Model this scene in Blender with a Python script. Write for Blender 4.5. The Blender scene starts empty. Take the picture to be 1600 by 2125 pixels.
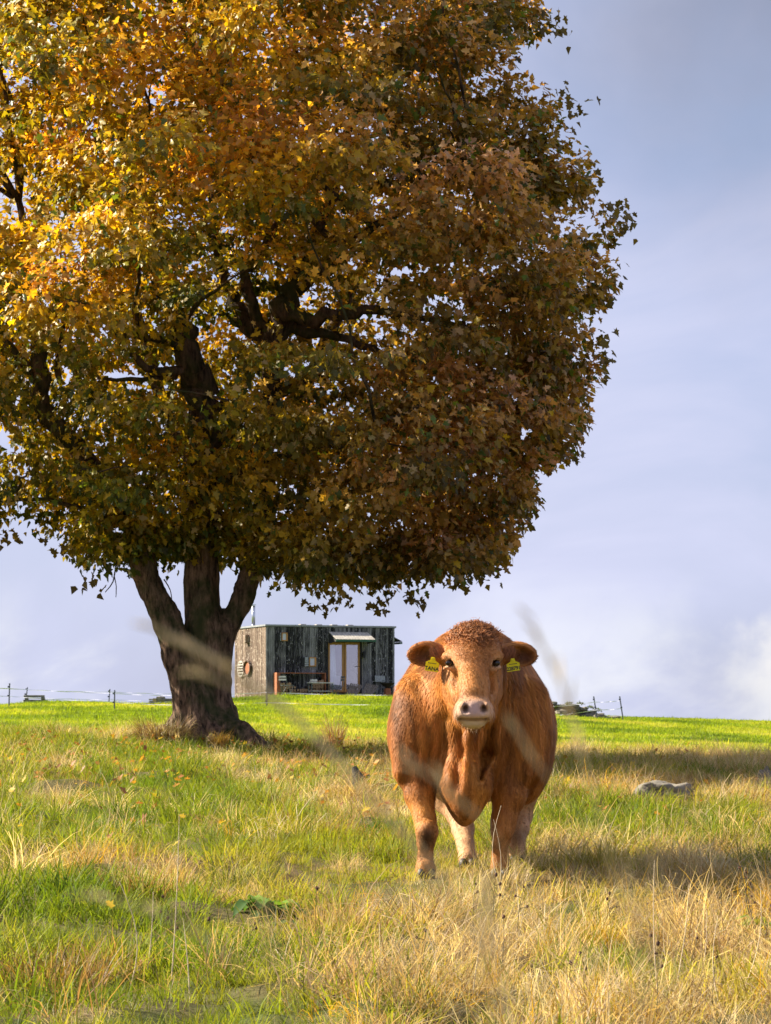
import bpy, math
import numpy as np
from mathutils import Vector, Matrix, Euler

# ------------------------------------------------------------------ camera, sky, sun
scene = bpy.context.scene
COL = scene.collection
F = 5500.0            # focal length in photograph pixels
EYE = 1500.0          # photograph row of eye level
cam_d = bpy.data.cameras.new('camera')
cam_d.sensor_fit = 'VERTICAL'
cam_d.sensor_height = 36.0
cam_d.sensor_width = 36.0
cam_d.lens = 36.0 * F / 2125.0
cam_d.shift_y = (EYE - 1062.5) / 2125.0
cam_d.clip_start = 0.1
cam_d.clip_end = 9000
cam_d.dof.use_dof = True
cam_d.dof.focus_distance = 14.5
cam_d.dof.aperture_fstop = 18.0
cam = bpy.data.objects.new('camera', cam_d)
COL.objects.link(cam)
cam.location = (0, 0, 0)
cam.rotation_euler = (math.radians(90), 0, 0)
scene.camera = cam

SUN_AZ = 72.0     # degrees: 0 = straight ahead (+Y), positive to the left (-X)
SUN_EL = 33.0
sa, se = math.radians(SUN_AZ), math.radians(SUN_EL)
SUN_DIR = Vector((-math.sin(sa) * math.cos(se), math.cos(sa) * math.cos(se), math.sin(se)))
sun_d = bpy.data.lights.new('sun', 'SUN')
sun_d.energy = 5.0
sun_d.angle = math.radians(0.53)
sun_d.color = (1.0, 0.90, 0.74)
sun = bpy.data.objects.new('sun', sun_d)
COL.objects.link(sun)
sun.location = (-20, 10, 30)
sun.rotation_euler = SUN_DIR.to_track_quat('Z', 'Y').to_euler()

world = bpy.data.worlds.new('World')
scene.world = world
world.use_nodes = True
wn, wl = world.node_tree.nodes, world.node_tree.links
wn.clear()
w_out = wn.new('ShaderNodeOutputWorld')
w_bg = wn.new('ShaderNodeBackground'); w_bg.inputs['Strength'].default_value = 0.060
w_sky = wn.new('ShaderNodeTexSky'); w_sky.sky_type = 'NISHITA'; w_sky.sun_disc = False
w_sky.sun_elevation = se; w_sky.sun_rotation = -sa; w_sky.air_density = 1.0; w_sky.dust_density = 1.0
w_tc = wn.new('ShaderNodeTexCoord')
w_map = wn.new('ShaderNodeMapping'); w_map.inputs['Scale'].default_value = (1, 1, 1.35)
w_map.inputs['Location'].default_value = (0.31, 0.0, 0.0)
wl.new(w_tc.outputs['Generated'], w_map.inputs['Vector'])
def wnoise(scale, detail, rough, dist=0.0, off=None):
    n = wn.new('ShaderNodeTexNoise')
    n.inputs['Scale'].default_value = scale; n.inputs['Detail'].default_value = detail
    n.inputs['Roughness'].default_value = rough; n.inputs['Distortion'].default_value = dist
    wl.new(w_map.outputs[0], n.inputs['Vector'])
    return n
n1 = wnoise(7.0, 6, 0.52, 0.5)
n2 = wnoise(11.0, 6, 0.55, 0.4)
r1 = wn.new('ShaderNodeValToRGB')       # cloud body colour (soft grey-lavender to pale)
r1.color_ramp.elements[0].position = 0.33; r1.color_ramp.elements[0].color = (2.40, 2.70, 4.35, 1)
r1.color_ramp.elements[1].position = 0.70; r1.color_ramp.elements[1].color = (4.25, 4.40, 5.55, 1)
wl.new(n1.outputs['Fac'], r1.inputs['Fac'])
# bright cumulus bank low over the horizon
w_sep = wn.new('ShaderNodeSeparateXYZ'); wl.new(w_tc.outputs['Generated'], w_sep.inputs[0])
lowm = wn.new('ShaderNodeMapRange'); lowm.interpolation_type = 'SMOOTHSTEP'
lowm.inputs['From Min'].default_value = 0.062; lowm.inputs['From Max'].default_value = 0.016
wl.new(w_sep.outputs['Z'], lowm.inputs['Value'])
r2 = wn.new('ShaderNodeMapRange'); r2.interpolation_type = 'SMOOTHSTEP'
r2.inputs['From Min'].default_value = 0.44; r2.inputs['From Max'].default_value = 0.66
wl.new(n2.outputs['Fac'], r2.inputs['Value'])
mlt = wn.new('ShaderNodeMath'); mlt.operation = 'MULTIPLY'
wl.new(lowm.outputs[0], mlt.inputs[0]); wl.new(r2.outputs[0], mlt.inputs[1])
mixc = wn.new('ShaderNodeMix'); mixc.data_type = 'RGBA'
wl.new(mlt.outputs[0], mixc.inputs[0]); wl.new(r1.outputs[0], mixc.inputs[6])
mixc.inputs[7].default_value = (5.1, 5.2, 5.7, 1)
# one bright cumulus low on the right, one heavier grey cloud high on the right
def near_dir(vec, rad, soft, namp):
    v = Vector(vec).normalized()
    nz = wn.new('ShaderNodeTexNoise'); nz.inputs['Scale'].default_value = 2.2 / rad; nz.inputs['Detail'].default_value = 5
    wl.new(w_tc.outputs['Generated'], nz.inputs['Vector'])
    dd = wn.new('ShaderNodeVectorMath'); dd.operation = 'DISTANCE'; dd.inputs[1].default_value = v; wl.new(w_tc.outputs['Generated'], dd.inputs[0])
    ma = wn.new('ShaderNodeMath'); ma.operation = 'MULTIPLY_ADD'; ma.inputs[1].default_value = namp * rad; wl.new(nz.outputs['Fac'], ma.inputs[0]); wl.new(dd.outputs['Value'], ma.inputs[2])
    mr = wn.new('ShaderNodeMapRange'); mr.interpolation_type = 'SMOOTHSTEP'; mr.inputs['From Min'].default_value = rad * (1 + namp * .5); mr.inputs['From Max'].default_value = rad * (1 + namp * .5) - soft
    wl.new(ma.outputs[0], mr.inputs['Value']); return mr.outputs[0]
cu = near_dir((.150, 1, .027), .024, .030, 1.5)
mixw = wn.new('ShaderNodeMix'); mixw.data_type = 'RGBA'; wl.new(cu, mixw.inputs[0]); wl.new(mixc.outputs[2], mixw.inputs[6]); mixw.inputs[7].default_value = (5.6, 5.5, 5.7, 1)
gr = near_dir((.19, 1, .33), .20, .17, .5)
mixg = wn.new('ShaderNodeMix'); mixg.data_type = 'RGBA'; wl.new(gr, mixg.inputs[0]); wl.new(mixw.outputs[2], mixg.inputs[6]); mixg.inputs[7].default_value = (1.45, 1.70, 2.45, 1)
# a share of clear sky shows through
mixs = wn.new('ShaderNodeMix'); mixs.data_type = 'RGBA'
r3 = wn.new('ShaderNodeMapRange')
r3.inputs['From Min'].default_value = 0.40; r3.inputs['From Max'].default_value = 0.62
r3.inputs['To Min'].default_value = 0.78; r3.inputs['To Max'].default_value = 1.0
wl.new(n1.outputs['Fac'], r3.inputs['Value']); wl.new(r3.outputs[0], mixs.inputs[0])
wl.new(w_sky.outputs[0], mixs.inputs[6]); wl.new(mixg.outputs[2], mixs.inputs[7])
wl.new(mixs.outputs[2], w_bg.inputs['Color']); wl.new(w_bg.outputs[0], w_out.inputs['Surface'])

vs = scene.view_settings
vs.view_transform = 'Standard'; vs.look = 'None'; vs.gamma = 1.0; vs.use_curve_mapping = False
vs.exposure = 1.56
scene.cycles.max_bounces = 6
scene.cycles.transparent_max_bounces = 8

# ------------------------------------------------------------------ helpers
rng = np.random.default_rng(7)

def hash2(ix, iy, seed):
    h = (ix.astype(np.int64) * 374761393 + iy.astype(np.int64) * 668265263 + seed * 974634777) & 0xFFFFFFFF
    h = ((h ^ (h >> 13)) * 1274126177) & 0xFFFFFFFF
    h = h ^ (h >> 16)
    return (h & 0xFFFFFF) / float(0xFFFFFF)

def vnoise(x, y, seed=0):
    x = np.asarray(x, float); y = np.asarray(y, float)
    ix = np.floor(x); iy = np.floor(y); fx = x - ix; fy = y - iy
    fx = fx * fx * (3 - 2 * fx); fy = fy * fy * (3 - 2 * fy)
    ix = ix.astype(np.int64); iy = iy.astype(np.int64)
    a = hash2(ix, iy, seed); b = hash2(ix + 1, iy, seed); c = hash2(ix, iy + 1, seed); d = hash2(ix + 1, iy + 1, seed)
    return (a * (1 - fx) + b * fx) * (1 - fy) + (c * (1 - fx) + d * fx) * fy

def fbm(x, y, seed=0, octs=3):
    s = 0; a = 1; t = 0
    for o in range(octs):
        s = s + a * vnoise(np.asarray(x) * 2 ** o, np.asarray(y) * 2 ** o, seed + o * 17); t += a; a *= 0.5
    return s / t

def smooth(a, b, x):
    t = np.clip((np.asarray(x, float) - a) / (b - a), 0, 1)
    return t * t * (3 - 2 * t)

def new_mesh(name, verts, faces, cols=None, smooth_shade=True):
    """faces: (n,3) or (n,4) int array or list of tuples"""
    me = bpy.data.meshes.new(name)
    verts = np.asarray(verts, np.float32)
    if isinstance(faces, np.ndarray):
        n, k = faces.shape
        me.vertices.add(len(verts)); me.vertices.foreach_set('co', verts.ravel())
        me.loops.add(n * k); me.loops.foreach_set('vertex_index', faces.astype(np.int32).ravel())
        me.polygons.add(n)
        me.polygons.foreach_set('loop_start', np.arange(0, n * k, k, dtype=np.int32))
        me.update(calc_edges=True)
    else:
        me.from_pydata([tuple(map(float, v)) for v in verts], [], faces)
        me.update()
    if smooth_shade:
        me.polygons.foreach_set('use_smooth', np.ones(len(me.polygons), bool))
    if cols is not None:
        a = me.attributes.new('col', 'FLOAT_COLOR', 'POINT')
        c = np.ones((len(verts), 4), np.float32); c[:, :3] = np.asarray(cols)[:, :3]
        a.data.foreach_set('color', c.ravel())
    return me

def link(name, me, mat=None, parent=None, loc=None):
    o = bpy.data.objects.new(name, me); COL.objects.link(o)
    if mat is not None and me is not None and len(me.materials) == 0: me.materials.append(mat)
    if parent is not None: o.parent = parent
    if loc is not None: o.location = loc
    return o

def tag(o, label=None, cat=None, group=None, kind=None):
    if label: o['label'] = label
    if cat: o['category'] = cat
    if group: o['group'] = group
    if kind: o['kind'] = kind
    return o

def empty(name, loc, label, cat, group=None, rz=0.0):
    o = bpy.data.objects.new(name, None); COL.objects.link(o)
    o.location = loc; o.rotation_euler = (0, 0, rz); o.empty_display_size = 0.2
    return tag(o, label, cat, group)

class MB:
    """collects simple solids into one mesh"""
    def __init__(s): s.v = []; s.f = []
    def add(s, vs, fs):
        b = len(s.v); s.v += [tuple(v) for v in vs]; s.f += [tuple(b + i for i in f) for f in fs]; return s
    def box(s, x0, x1, y0, y1, z0, z1, M=None, bev=0.0):
        vs = [(x, y, z) for x in (x0, x1) for y in (y0, y1) for z in (z0, z1)]
        if bev:
            # chamfered box: three inset copies hulled by hand
            b = bev; vs = []; idx = {}
            X = (x0, x1); Y = (y0, y1); Z = (z0, z1)
            def V(i, j, k, ax):
                key = (i, j, k, ax)
                if key not in idx:
                    p = [X[i], Y[j], Z[k]]
                    for a, q in enumerate((i, j, k)):
                        if a != ax: p[a] += b if q == 0 else -b
                    idx[key] = len(vs); vs.append(tuple(p))
                return idx[key]
            fs = []
            for i in (0, 1): fs.append([V(i, 0, 0, 0), V(i, 1, 0, 0), V(i, 1, 1, 0), V(i, 0, 1, 0)])
            for j in (0, 1): fs.append([V(0, j, 0, 1), V(1, j, 0, 1), V(1, j, 1, 1), V(0, j, 1, 1)])
            for k in (0, 1): fs.append([V(0, 0, k, 2), V(1, 0, k, 2), V(1, 1, k, 2), V(0, 1, k, 2)])
            for j in (0, 1):
                for k in (0, 1): fs.append([V(0, j, k, 1), V(1, j, k, 1), V(1, j, k, 2), V(0, j, k, 2)])
            for i in (0, 1):
                for k in (0, 1): fs.append([V(i, 0, k, 0), V(i, 1, k, 0), V(i, 1, k, 2), V(i, 0, k, 2)])
            for i in (0, 1):
                for j in (0, 1): fs.append([V(i, j, 0, 0), V(i, j, 1, 0), V(i, j, 1, 1), V(i, j, 0, 1)])
            for i in (0, 1):
                for j in (0, 1):
                    for k in (0, 1): fs.append([V(i, j, k, 0), V(i, j, k, 1), V(i, j, k, 2)])
            c = Vector(((x0 + x1) / 2, (y0 + y1) / 2, (z0 + z1) / 2)); out = []
            for f in fs:
                p = [Vector(vs[q]) for q in f]; n = (p[1] - p[0]).cross(p[2] - p[0])
                m = sum(p, Vector()) / len(p)
                out.append(f if n.dot(m - c) > 0 else f[::-1])
            fs = out
        else:
            fs = [(0, 1, 3, 2), (4, 6, 7, 5), (0, 4, 5, 1), (2, 3, 7, 6), (0, 2, 6, 4), (1, 5, 7, 3)]
        if M is not None: vs = [M @ Vector(v) for v in vs]
        return s.add(vs, fs)
    def tube(s, pts, rad, n=8, cap=True, jit=0.0, ell=1.0):
        pts = [Vector(p) for p in pts]
        if not hasattr(rad, '__len__'): rad = [rad] * len(pts)
        up = Vector((0, 0, 1)); rings = []
        prev = None
        for i, p in enumerate(pts):
            d = (pts[min(i + 1, len(pts) - 1)] - pts[max(i - 1, 0)]).normalized()
            if prev is None:
                a = d.cross(up if abs(d.z) < 0.9 else Vector((1, 0, 0))).normalized()
            else:
                a = (prev - d * prev.dot(d)).normalized()
            prev = a; b = d.cross(a)
            ring = []
            for k in range(n):
                t = 2 * math.pi * k / n
                r = rad[i] * (1 + (rng.random() - 0.5) * jit)
                ring.append(p + a * (math.cos(t) * r) + b * (math.sin(t) * r * ell))
            rings.append(ring)
        vs = [v for r in rings for v in r]; fs = []
        for i in range(len(pts) - 1):
            for k in range(n):
                k2 = (k + 1) % n
                fs.append((i * n + k, i * n + k2, (i + 1) * n + k2, (i + 1) * n + k))
        if cap:
            fs.append(tuple(range(n))[::-1]); fs.append(tuple((len(pts) - 1) * n + k for k in range(n)))
        return s.add(vs, fs)
    def blob(s, c, r, seed=0, amp=0.25, nu=10, nv=7, M=None, boxy=0.0, freq=2.0):
        vs = []; fs = []
        for j in range(nv + 1):
            ph = math.pi * j / nv
            for i in range(nu):
                th = 2 * math.pi * i / nu
                d = Vector((math.sin(ph) * math.cos(th), math.sin(ph) * math.sin(th), math.cos(ph)))
                if boxy:
                    m = max(abs(d.x), abs(d.y), abs(d.z)); d = d * (1 - boxy) + (d / m) * boxy * 0.85
                k = 1 + amp * (float(vnoise(d.x * freq + seed * 3.1 + 9, d.y * freq + d.z * freq * 0.9 + seed, seed)) * 2 - 1)
                p = Vector((d.x * r[0] * k, d.y * r[1] * k, d.z * r[2] * k))
                if M is not None: p = M @ p
                vs.append(p + Vector(c))
        for j in range(nv):
            for i in range(nu):
                i2 = (i + 1) % nu
                fs.append((j * nu + i, (j + 1) * nu + i, (j + 1) * nu + i2, j * nu + i2))
        return s.add(vs, fs)
    def mesh(s, name, smooth_shade=False):
        return new_mesh(name, np.array([tuple(v) for v in s.v]), [tuple(f) for f in s.f], smooth_shade=smooth_shade)
    def build(s, name, mat, parent=None, loc=None, smooth_shade=False):
        return link(name, s.mesh(name, smooth_shade), mat, parent, loc)

# ------------------------------------------------------------------ materials
def mat_base(name):
    m = bpy.data.materials.new(name); m.use_nodes = True
    nt = m.node_tree; nt.nodes.clear()
    out = nt.nodes.new('ShaderNodeOutputMaterial')
    return m, nt, out

def node(nt, typ, **kw):
    n = nt.nodes.new(typ)
    for k, v in kw.items():
        if k in n.inputs.keys(): n.inputs[k].default_value = v
        else: setattr(n, k, v)
    return n

def m_simple(name, color, rough=0.7, var=0.25, scale=6.0, bump=0.3, metallic=0.0, color2=None, stretch=(1, 1, 1), detail=6, lo=0.35, hi=0.65, coord='Object', bdist=0.01, spec=0.5):
    m, nt, out = mat_base(name); L = nt.links
    p = node(nt, 'ShaderNodeBsdfPrincipled', Roughness=rough, Metallic=metallic)
    p.inputs['Specular IOR Level'].default_value = spec
    tc = node(nt, 'ShaderNodeTexCoord'); mp = node(nt, 'ShaderNodeMapping'); mp.inputs['Scale'].default_value = stretch
    L.new(tc.outputs[coord], mp.inputs['Vector'])
    n = node(nt, 'ShaderNodeTexNoise', Scale=scale, Detail=detail, Roughness=0.6); L.new(mp.outputs[0], n.inputs['Vector'])
    r = node(nt, 'ShaderNodeValToRGB')
    if color2 is None: color2 = tuple(min(1, c * (1 + var)) for c in color); c1 = tuple(c * (1 - var) for c in color)
    else: c1 = color
    r.color_ramp.elements[0].position = lo; r.color_ramp.elements[0].color = (*c1, 1)
    r.color_ramp.elements[1].position = hi; r.color_ramp.elements[1].color = (*color2, 1)
    L.new(n.outputs['Fac'], r.inputs['Fac']); L.new(r.outputs[0], p.inputs['Base Color'])
    if bump:
        b = node(nt, 'ShaderNodeBump', Strength=bump, Distance=bdist); L.new(n.outputs['Fac'], b.inputs['Height']); L.new(b.outputs[0], p.inputs['Normal'])
    L.new(p.outputs[0], out.inputs['Surface'])
    return m

def m_leafy(name, attr_type='GEOMETRY', transl=0.45, rough=0.55, gain=1.0, spec=0.3, tcol=(1.25, 1.1, 0.5), patch=0.0):
    """thin vegetation: colour from the 'col' attribute, light passes through"""
    m, nt, out = mat_base(name); L = nt.links
    at = node(nt, 'ShaderNodeAttribute'); at.attribute_type = attr_type; at.attribute_name = 'col'
    c = at.outputs['Color']
    if gain != 1.0:
        mm = node(nt, 'ShaderNodeVectorMath', operation='SCALE'); mm.inputs['Scale'].default_value = gain
        L.new(c, mm.inputs[0]); c = mm.outputs[0]
    p = node(nt, 'ShaderNodeBsdfPrincipled', Roughness=rough); p.inputs['Specular IOR Level'].default_value = spec
    L.new(c, p.inputs['Base Color'])
    tm = node(nt, 'ShaderNodeVectorMath', operation='MULTIPLY'); tm.inputs[1].default_value = tcol; L.new(c, tm.inputs[0])
    t = node(nt, 'ShaderNodeBsdfTranslucent'); L.new(tm.outputs[0], t.inputs['Color'])
    mx = node(nt, 'ShaderNodeMixShader'); mx.inputs[0].default_value = transl
    L.new(p.outputs[0], mx.inputs[1]); L.new(t.outputs[0], mx.inputs[2]); L.new(mx.outputs[0], out.inputs['Surface'])
    return m

# ------------------------------------------------------------------ the ground
P_D = [-60, 0, 9.6, 14.6, 20, 25, 30, 35, 40]
P_Z = [-3.2, -1.5, -1.09, -0.88, -0.68, -0.52, -0.39, -0.35, -0.315]
SKYX = [-400, 0, 60, 100, 300, 480, 560, 800, 880, 960, 1150, 1280, 1450, 1600, 2200]
SKYY = [1475, 1470, 1460, 1458, 1464, 1453, 1446, 1448, 1456, 1463, 1482, 1491, 1495, 1501, 1512]
CR = 92.0
CX = [(x - 800) / F * CR for x in SKYX]
CZ = [(EYE - y) / F * CR for y in SKYY]

def crest(X):
    X = np.asarray(X, float)
    s = 0
    for o in (-1.2, -0.6, 0, 0.6, 1.2): s = s + np.interp(X + o * 0.7, CX, CZ)
    return s / 5

def ground_base(X, D):
    X = np.asarray(X, float); D = np.asarray(D, float)
    P = (np.interp(D - 1.5, P_D, P_Z) + np.interp(D, P_D, P_Z) + np.interp(D + 1.5, P_D, P_Z)) / 3
    near = P - 0.028 * np.clip(X, -12, 12)
    t = np.clip((D - 40) / (CR - 40), 0, 1)
    z40 = -0.315 - 0.028 * np.clip(X, -12, 12)
    far = z40 + (crest(X) - z40) * t ** 1.8
    z = np.where(D < 40, near, far)
    drop = np.clip(D - 101, 0, None)
    fall = np.where(drop < 80, 0.0009 * drop ** 2, 5.76 + 0.02 * (drop - 80))
    z = z - np.minimum(fall, 40)
    return z

def rough_w(X, D):
    """1 on the unmown pasture near the camera, 0 on the grazed field"""
    db = 36.0 - 0.75 * np.clip(X, -8, 8) + 4 * (fbm(X * 0.3 + 5, D * 0.0 + 2, 41) - 0.5)
    return 1 - smooth(db - 0.8, db + 1.2, D)

def ground(X, D):
    X = np.asarray(X, float); D = np.asarray(D, float)
    z = ground_base(X, D)
    w = rough_w(X, D)
    lum = (fbm(X * 1.1, D * 1.1, 3) - 0.5) * 0.16 + (fbm(X * 3.1 + 40, D * 2.6, 5) - 0.5) * 0.15
    lum = lum * (1 - .85 * np.exp(-((X - .5) ** 2 + ((D - 15.3) / 1.3) ** 2) / 1.2))
    far = (fbm(X * 0.6, D * 0.35, 11) - 0.5) * 0.06
    # earth heaped round the foot of the tree
    dt = np.sqrt((X + 2.05) ** 2 + ((D - 30.0)) ** 2)
    mound = 0.16 * np.exp(-(dt / 1.3) ** 2)
    return z + lum * w + far * (1 - w) * (D < 140) + mound

def gz(X, D): return float(ground(X, D))
def at(px, py, D):
    """photograph pixel + distance -> point of the place"""
    return Vector(((px - 800) / F * D, D, (EYE - py) / F * D))

def axis_steps(parts):
    out = [parts[0][0]]
    for a, b, s in parts:
        n = max(1, int(round((b - a) / s))); out += list(a + (b - a) * (i + 1) / n for i in range(n))
    return np.array(out)
rows = axis_steps([(-60, -4, 4), (-4, 8, .5), (8, 20, .07), (20, 45, .14), (45, 108, .45), (108, 200, 4), (200, 600, 25), (600, 3600, 200)])
cx = axis_steps([(0, 5.2, .09), (5.2, 16, .4), (16, 60, 4), (60, 400, 40), (400, 3000, 300)])
cols_x = np.concatenate([-cx[:0:-1], cx])
GX, GD = np.meshgrid(cols_x, rows)
GZ = ground(GX, GD)
nr, nc = GX.shape
ii = (np.arange(nr - 1)[:, None] * nc + np.arange(nc - 1)[None, :]).ravel()
gf = np.stack([ii, ii + 1, ii + nc + 1, ii + nc], 1)
gm, nt, out = mat_base('turf_soil'); L = nt.links
tc = node(nt, 'ShaderNodeTexCoord')
na = node(nt, 'ShaderNodeTexNoise', Scale=0.9, Detail=8, Roughness=0.65); L.new(tc.outputs['Object'], na.inputs['Vector'])
nb = node(nt, 'ShaderNodeTexNoise', Scale=14.0, Detail=5, Roughness=0.7); L.new(tc.outputs['Object'], nb.inputs['Vector'])
ra = node(nt, 'ShaderNodeValToRGB')
e = ra.color_ramp.elements
e[0].position = .35; e[0].color = (.055, .075, .016, 1)
e[1].position = .62; e[1].color = (.14, .105, .05, 1)
L.new(na.outputs['Fac'], ra.inputs['Fac'])
rf = node(nt, 'ShaderNodeValToRGB'); e = rf.color_ramp.elements
e[0].position = .3; e[0].color = (.09, .16, .012, 1); e[1].position = .7; e[1].color = (.15, .22, .02, 1)
L.new(nb.outputs['Fac'], rf.inputs['Fac'])
ga = node(nt, 'ShaderNodeAttribute'); ga.attribute_name = 'col'
gmx = node(nt, 'ShaderNodeMix'); gmx.data_type = 'RGBA'
L.new(ga.outputs['Fac'], gmx.inputs[0]); L.new(rf.outputs[0], gmx.inputs[6]); L.new(ra.outputs[0], gmx.inputs[7])
gp = node(nt, 'ShaderNodeBsdfPrincipled', Roughness=1.0); gp.inputs['Specular IOR Level'].default_value = 0.1
gb = node(nt, 'ShaderNodeBump', Strength=0.7, Distance=0.03); L.new(nb.outputs['Fac'], gb.inputs['Height']); L.new(gb.outputs[0], gp.inputs['Normal'])
L.new(gmx.outputs[2], gp.inputs['Base Color']); L.new(gp.outputs[0], out.inputs['Surface'])
wv = rough_w(GX, GD).ravel()
gme = new_mesh('ground', np.stack([GX.ravel(), GD.ravel(), GZ.ravel()], 1), gf, cols=np.stack([wv] * 3, 1))
tag(link('ground', gme, gm), kind='structure')

def pal(cols, t):
    cols = np.array(cols); x = np.clip(t, 0, 1) * (len(cols) - 1)
    i = np.minimum(x.astype(int), len(cols) - 2); f = (x - i)[:, None]
    return cols[i] * (1 - f) + cols[i + 1] * f

# ------------------------------------------------------------------ scattering with geometry nodes
def scatter(name, pts, rot, scl, col, sources, label, cat):
    me = bpy.data.meshes.new(name)
    n = len(pts)
    me.vertices.add(n); me.vertices.foreach_set('co', np.asarray(pts, np.float32).ravel())
    a = me.attributes.new('rot', 'FLOAT_VECTOR', 'POINT'); a.data.foreach_set('vector', np.asarray(rot, np.float32).ravel())
    a = me.attributes.new('scl', 'FLOAT', 'POINT'); a.data.foreach_set('value', np.asarray(scl, np.float32).ravel())
    c4 = np.ones((n, 4), np.float32); c4[:, :3] = col
    a = me.attributes.new('col', 'FLOAT_COLOR', 'POINT'); a.data.foreach_set('color', c4.ravel())
    o = link(name, me)
    srcs = bpy.data.collections.new(name + '_sources')
    for s in sources: srcs.objects.link(s)
    ng = bpy.data.node_groups.new(name, 'GeometryNodeTree')
    ng.interface.new_socket('Geometry', in_out='INPUT', socket_type='NodeSocketGeometry')
    ng.interface.new_socket('Geometry', in_out='OUTPUT', socket_type='NodeSocketGeometry')
    N, Lk = ng.nodes, ng.links
    gi = N.new('NodeGroupInput'); go = N.new('NodeGroupOutput')
    ci = N.new('GeometryNodeCollectionInfo'); ci.inputs['Collection'].default_value = srcs
    ci.inputs['Separate Children'].default_value = True; ci.inputs['Reset Children'].default_value = True
    ip = N.new('GeometryNodeInstanceOnPoints'); ip.inputs['Pick Instance'].default_value = True
    ar = N.new('GeometryNodeInputNamedAttribute'); ar.data_type = 'FLOAT_VECTOR'; ar.inputs['Name'].default_value = 'rot'
    asx = N.new('GeometryNodeInputNamedAttribute'); asx.data_type = 'FLOAT'; asx.inputs['Name'].default_value = 'scl'
    e2r = N.new('FunctionNodeEulerToRotation')
    rv = N.new('FunctionNodeRandomValue'); rv.data_type = 'INT'
    rv.inputs[4].default_value = 0; rv.inputs[5].default_value = len(sources) - 1
    Lk.new(gi.outputs[0], ip.inputs['Points']); Lk.new(ci.outputs[0], ip.inputs['Instance'])
    Lk.new(ar.outputs[0], e2r.inputs[0]); Lk.new(e2r.outputs[0], ip.inputs['Rotation'])
    Lk.new(asx.outputs[0], ip.inputs['Scale']); Lk.new(rv.outputs[2], ip.inputs['Instance Index'])
    Lk.new(ip.outputs[0], go.inputs[0])
    md = o.modifiers.new('scatter', 'NODES'); md.node_group = ng
    return tag(o, label, cat, kind='stuff')

def blades(n, spread, h0, h1, w, lean, droop, seed, segs=3):
    """a tuft: n curved tapering blades as one mesh"""
    r = np.random.default_rng(seed); V = []; Fc = []
    for i in range(n):
        a = r.random() * 6.283; rad = spread * math.sqrt(r.random())
        bx, by = rad * math.cos(a), rad * math.sin(a)
        da = a + r.normal() * 0.9; ln = lean * (0.2 + r.random()) ; h = h0 + (h1 - h0) * r.random()
        dx, dy = math.cos(da), math.sin(da); wa = r.random() * 6.283; wx, wy = math.cos(wa), math.sin(wa)
        ww = w * (0.6 + 0.7 * r.random()); dr = droop * r.random()
        base = len(V); z = 0; hx = 0
        ang = math.pi / 2 - ln; seg = h / segs
        for k in range(segs + 1):
            t = k / segs; wd = ww * (1 - t) ** 0.7 if k < segs else 0
            px, py, pz = bx + dx * hx, by + dy * hx, z
            if k < segs: V.append((px - wx * wd / 2, py - wy * wd / 2, pz)); V.append((px + wx * wd / 2, py + wy * wd / 2, pz))
            else: V.append((px, py, pz))
            hx += math.cos(ang) * seg; z += math.sin(ang) * seg; ang -= dr / segs * (1 + k)
        for k in range(segs - 1):
            b = base + 2 * k; Fc.append((b, b + 1, b + 3, b + 2))
        b = base + 2 * (segs - 1); Fc.append((b, b + 1, b + 2))
    return V, Fc

M_grass = m_leafy('grass_blade', 'INSTANCER', transl=0.5, rough=0.6, spec=0.25, tcol=(1.3, 1.2, 0.6))

def source(name, V, Fc, mat):
    me = new_mesh(name, np.array(V), Fc); me.materials.append(mat)
    return bpy.data.objects.new(name, me)

green_src = [source('green_tuft', *blades(34, .10, .06, .18, .0060, .7, 1.4, 100 + i), M_grass) for i in range(5)]
dry_src = [source('straw_tuft', *blades(30, .10, .12, .34, .0042, .8, 2.2, 200 + i, 4), M_grass) for i in range(6)]
short_src = [source('lawn_tuft', *blades(26, .16, .03, .085, .013, .6, 1.0, 300 + i, 2), M_grass) for i in range(4)]

def sample_area(d0, d1, dens, margin=1.35, pad=0.7):
    """points spread over the visible wedge of ground, dens per square metre at distance d"""
    out = []
    edges = np.linspace(d0, d1, 40)
    for a, b in zip(edges[:-1], edges[1:]):
        hw = 0.1455 * b * margin + pad
        n = rng.poisson(dens(0.5 * (a + b)) * (b - a) * 2 * hw)
        out.append(np.stack([rng.uniform(-hw, hw, n), rng.uniform(a, b, n)], 1))
    return np.concatenate(out)

def patch_dry(X, D):
    """0..1 how dry the sward is: straw in the near right, greener to the left and middle"""
    n = .5 * fbm(X * 0.9 + 3, D * 0.55 + 7, 21, 4) + .5 * fbm(X * 2.6 + 13, D * 1.3 + 7, 24, 3)
    u = X / (0.145 * D)
    b = 0.565 + 0.10 * np.clip(u, -1.2, 1.2) * smooth(30, 12, D) + 0.15 * smooth(17, 12, D) * smooth(-.45, .4, u)
    b = b + 0.16 * smooth(26, 31, D) * smooth(.15, .5, u)          # brown strip before the field
    b = b - 0.10 * smooth(22, 18, D) * smooth(16, 18.5, D) - 0.05 * smooth(0, -.6, u)
    return np.clip(smooth(0.47, 0.63, n - 0.5 + b), 0, 1)

CLEAR = [(-.58, 12.62, .22), (-.43, 12.42, .18), (2.29, 21.7, .34), (-2.18, 16.3, .2), (-1.55, 11.5, .2), (3.52, 24.3, .2), (1.8, 12.3, .16), (-.24, 22.85, .12)]
def cleared(X, D):
    k = np.ones(len(X))
    for cx_, cd_, r_ in CLEAR: k = np.minimum(k, .25 + .75 * smooth(.6 * r_, 1.5 * r_, np.hypot(X - cx_, D - cd_)))
    return k
def hollows(X, D): return smooth(.30, .42, fbm(X * 1.9 + 31, D * 1.5 + 3, 131, 3))     # thin places in the sward
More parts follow.
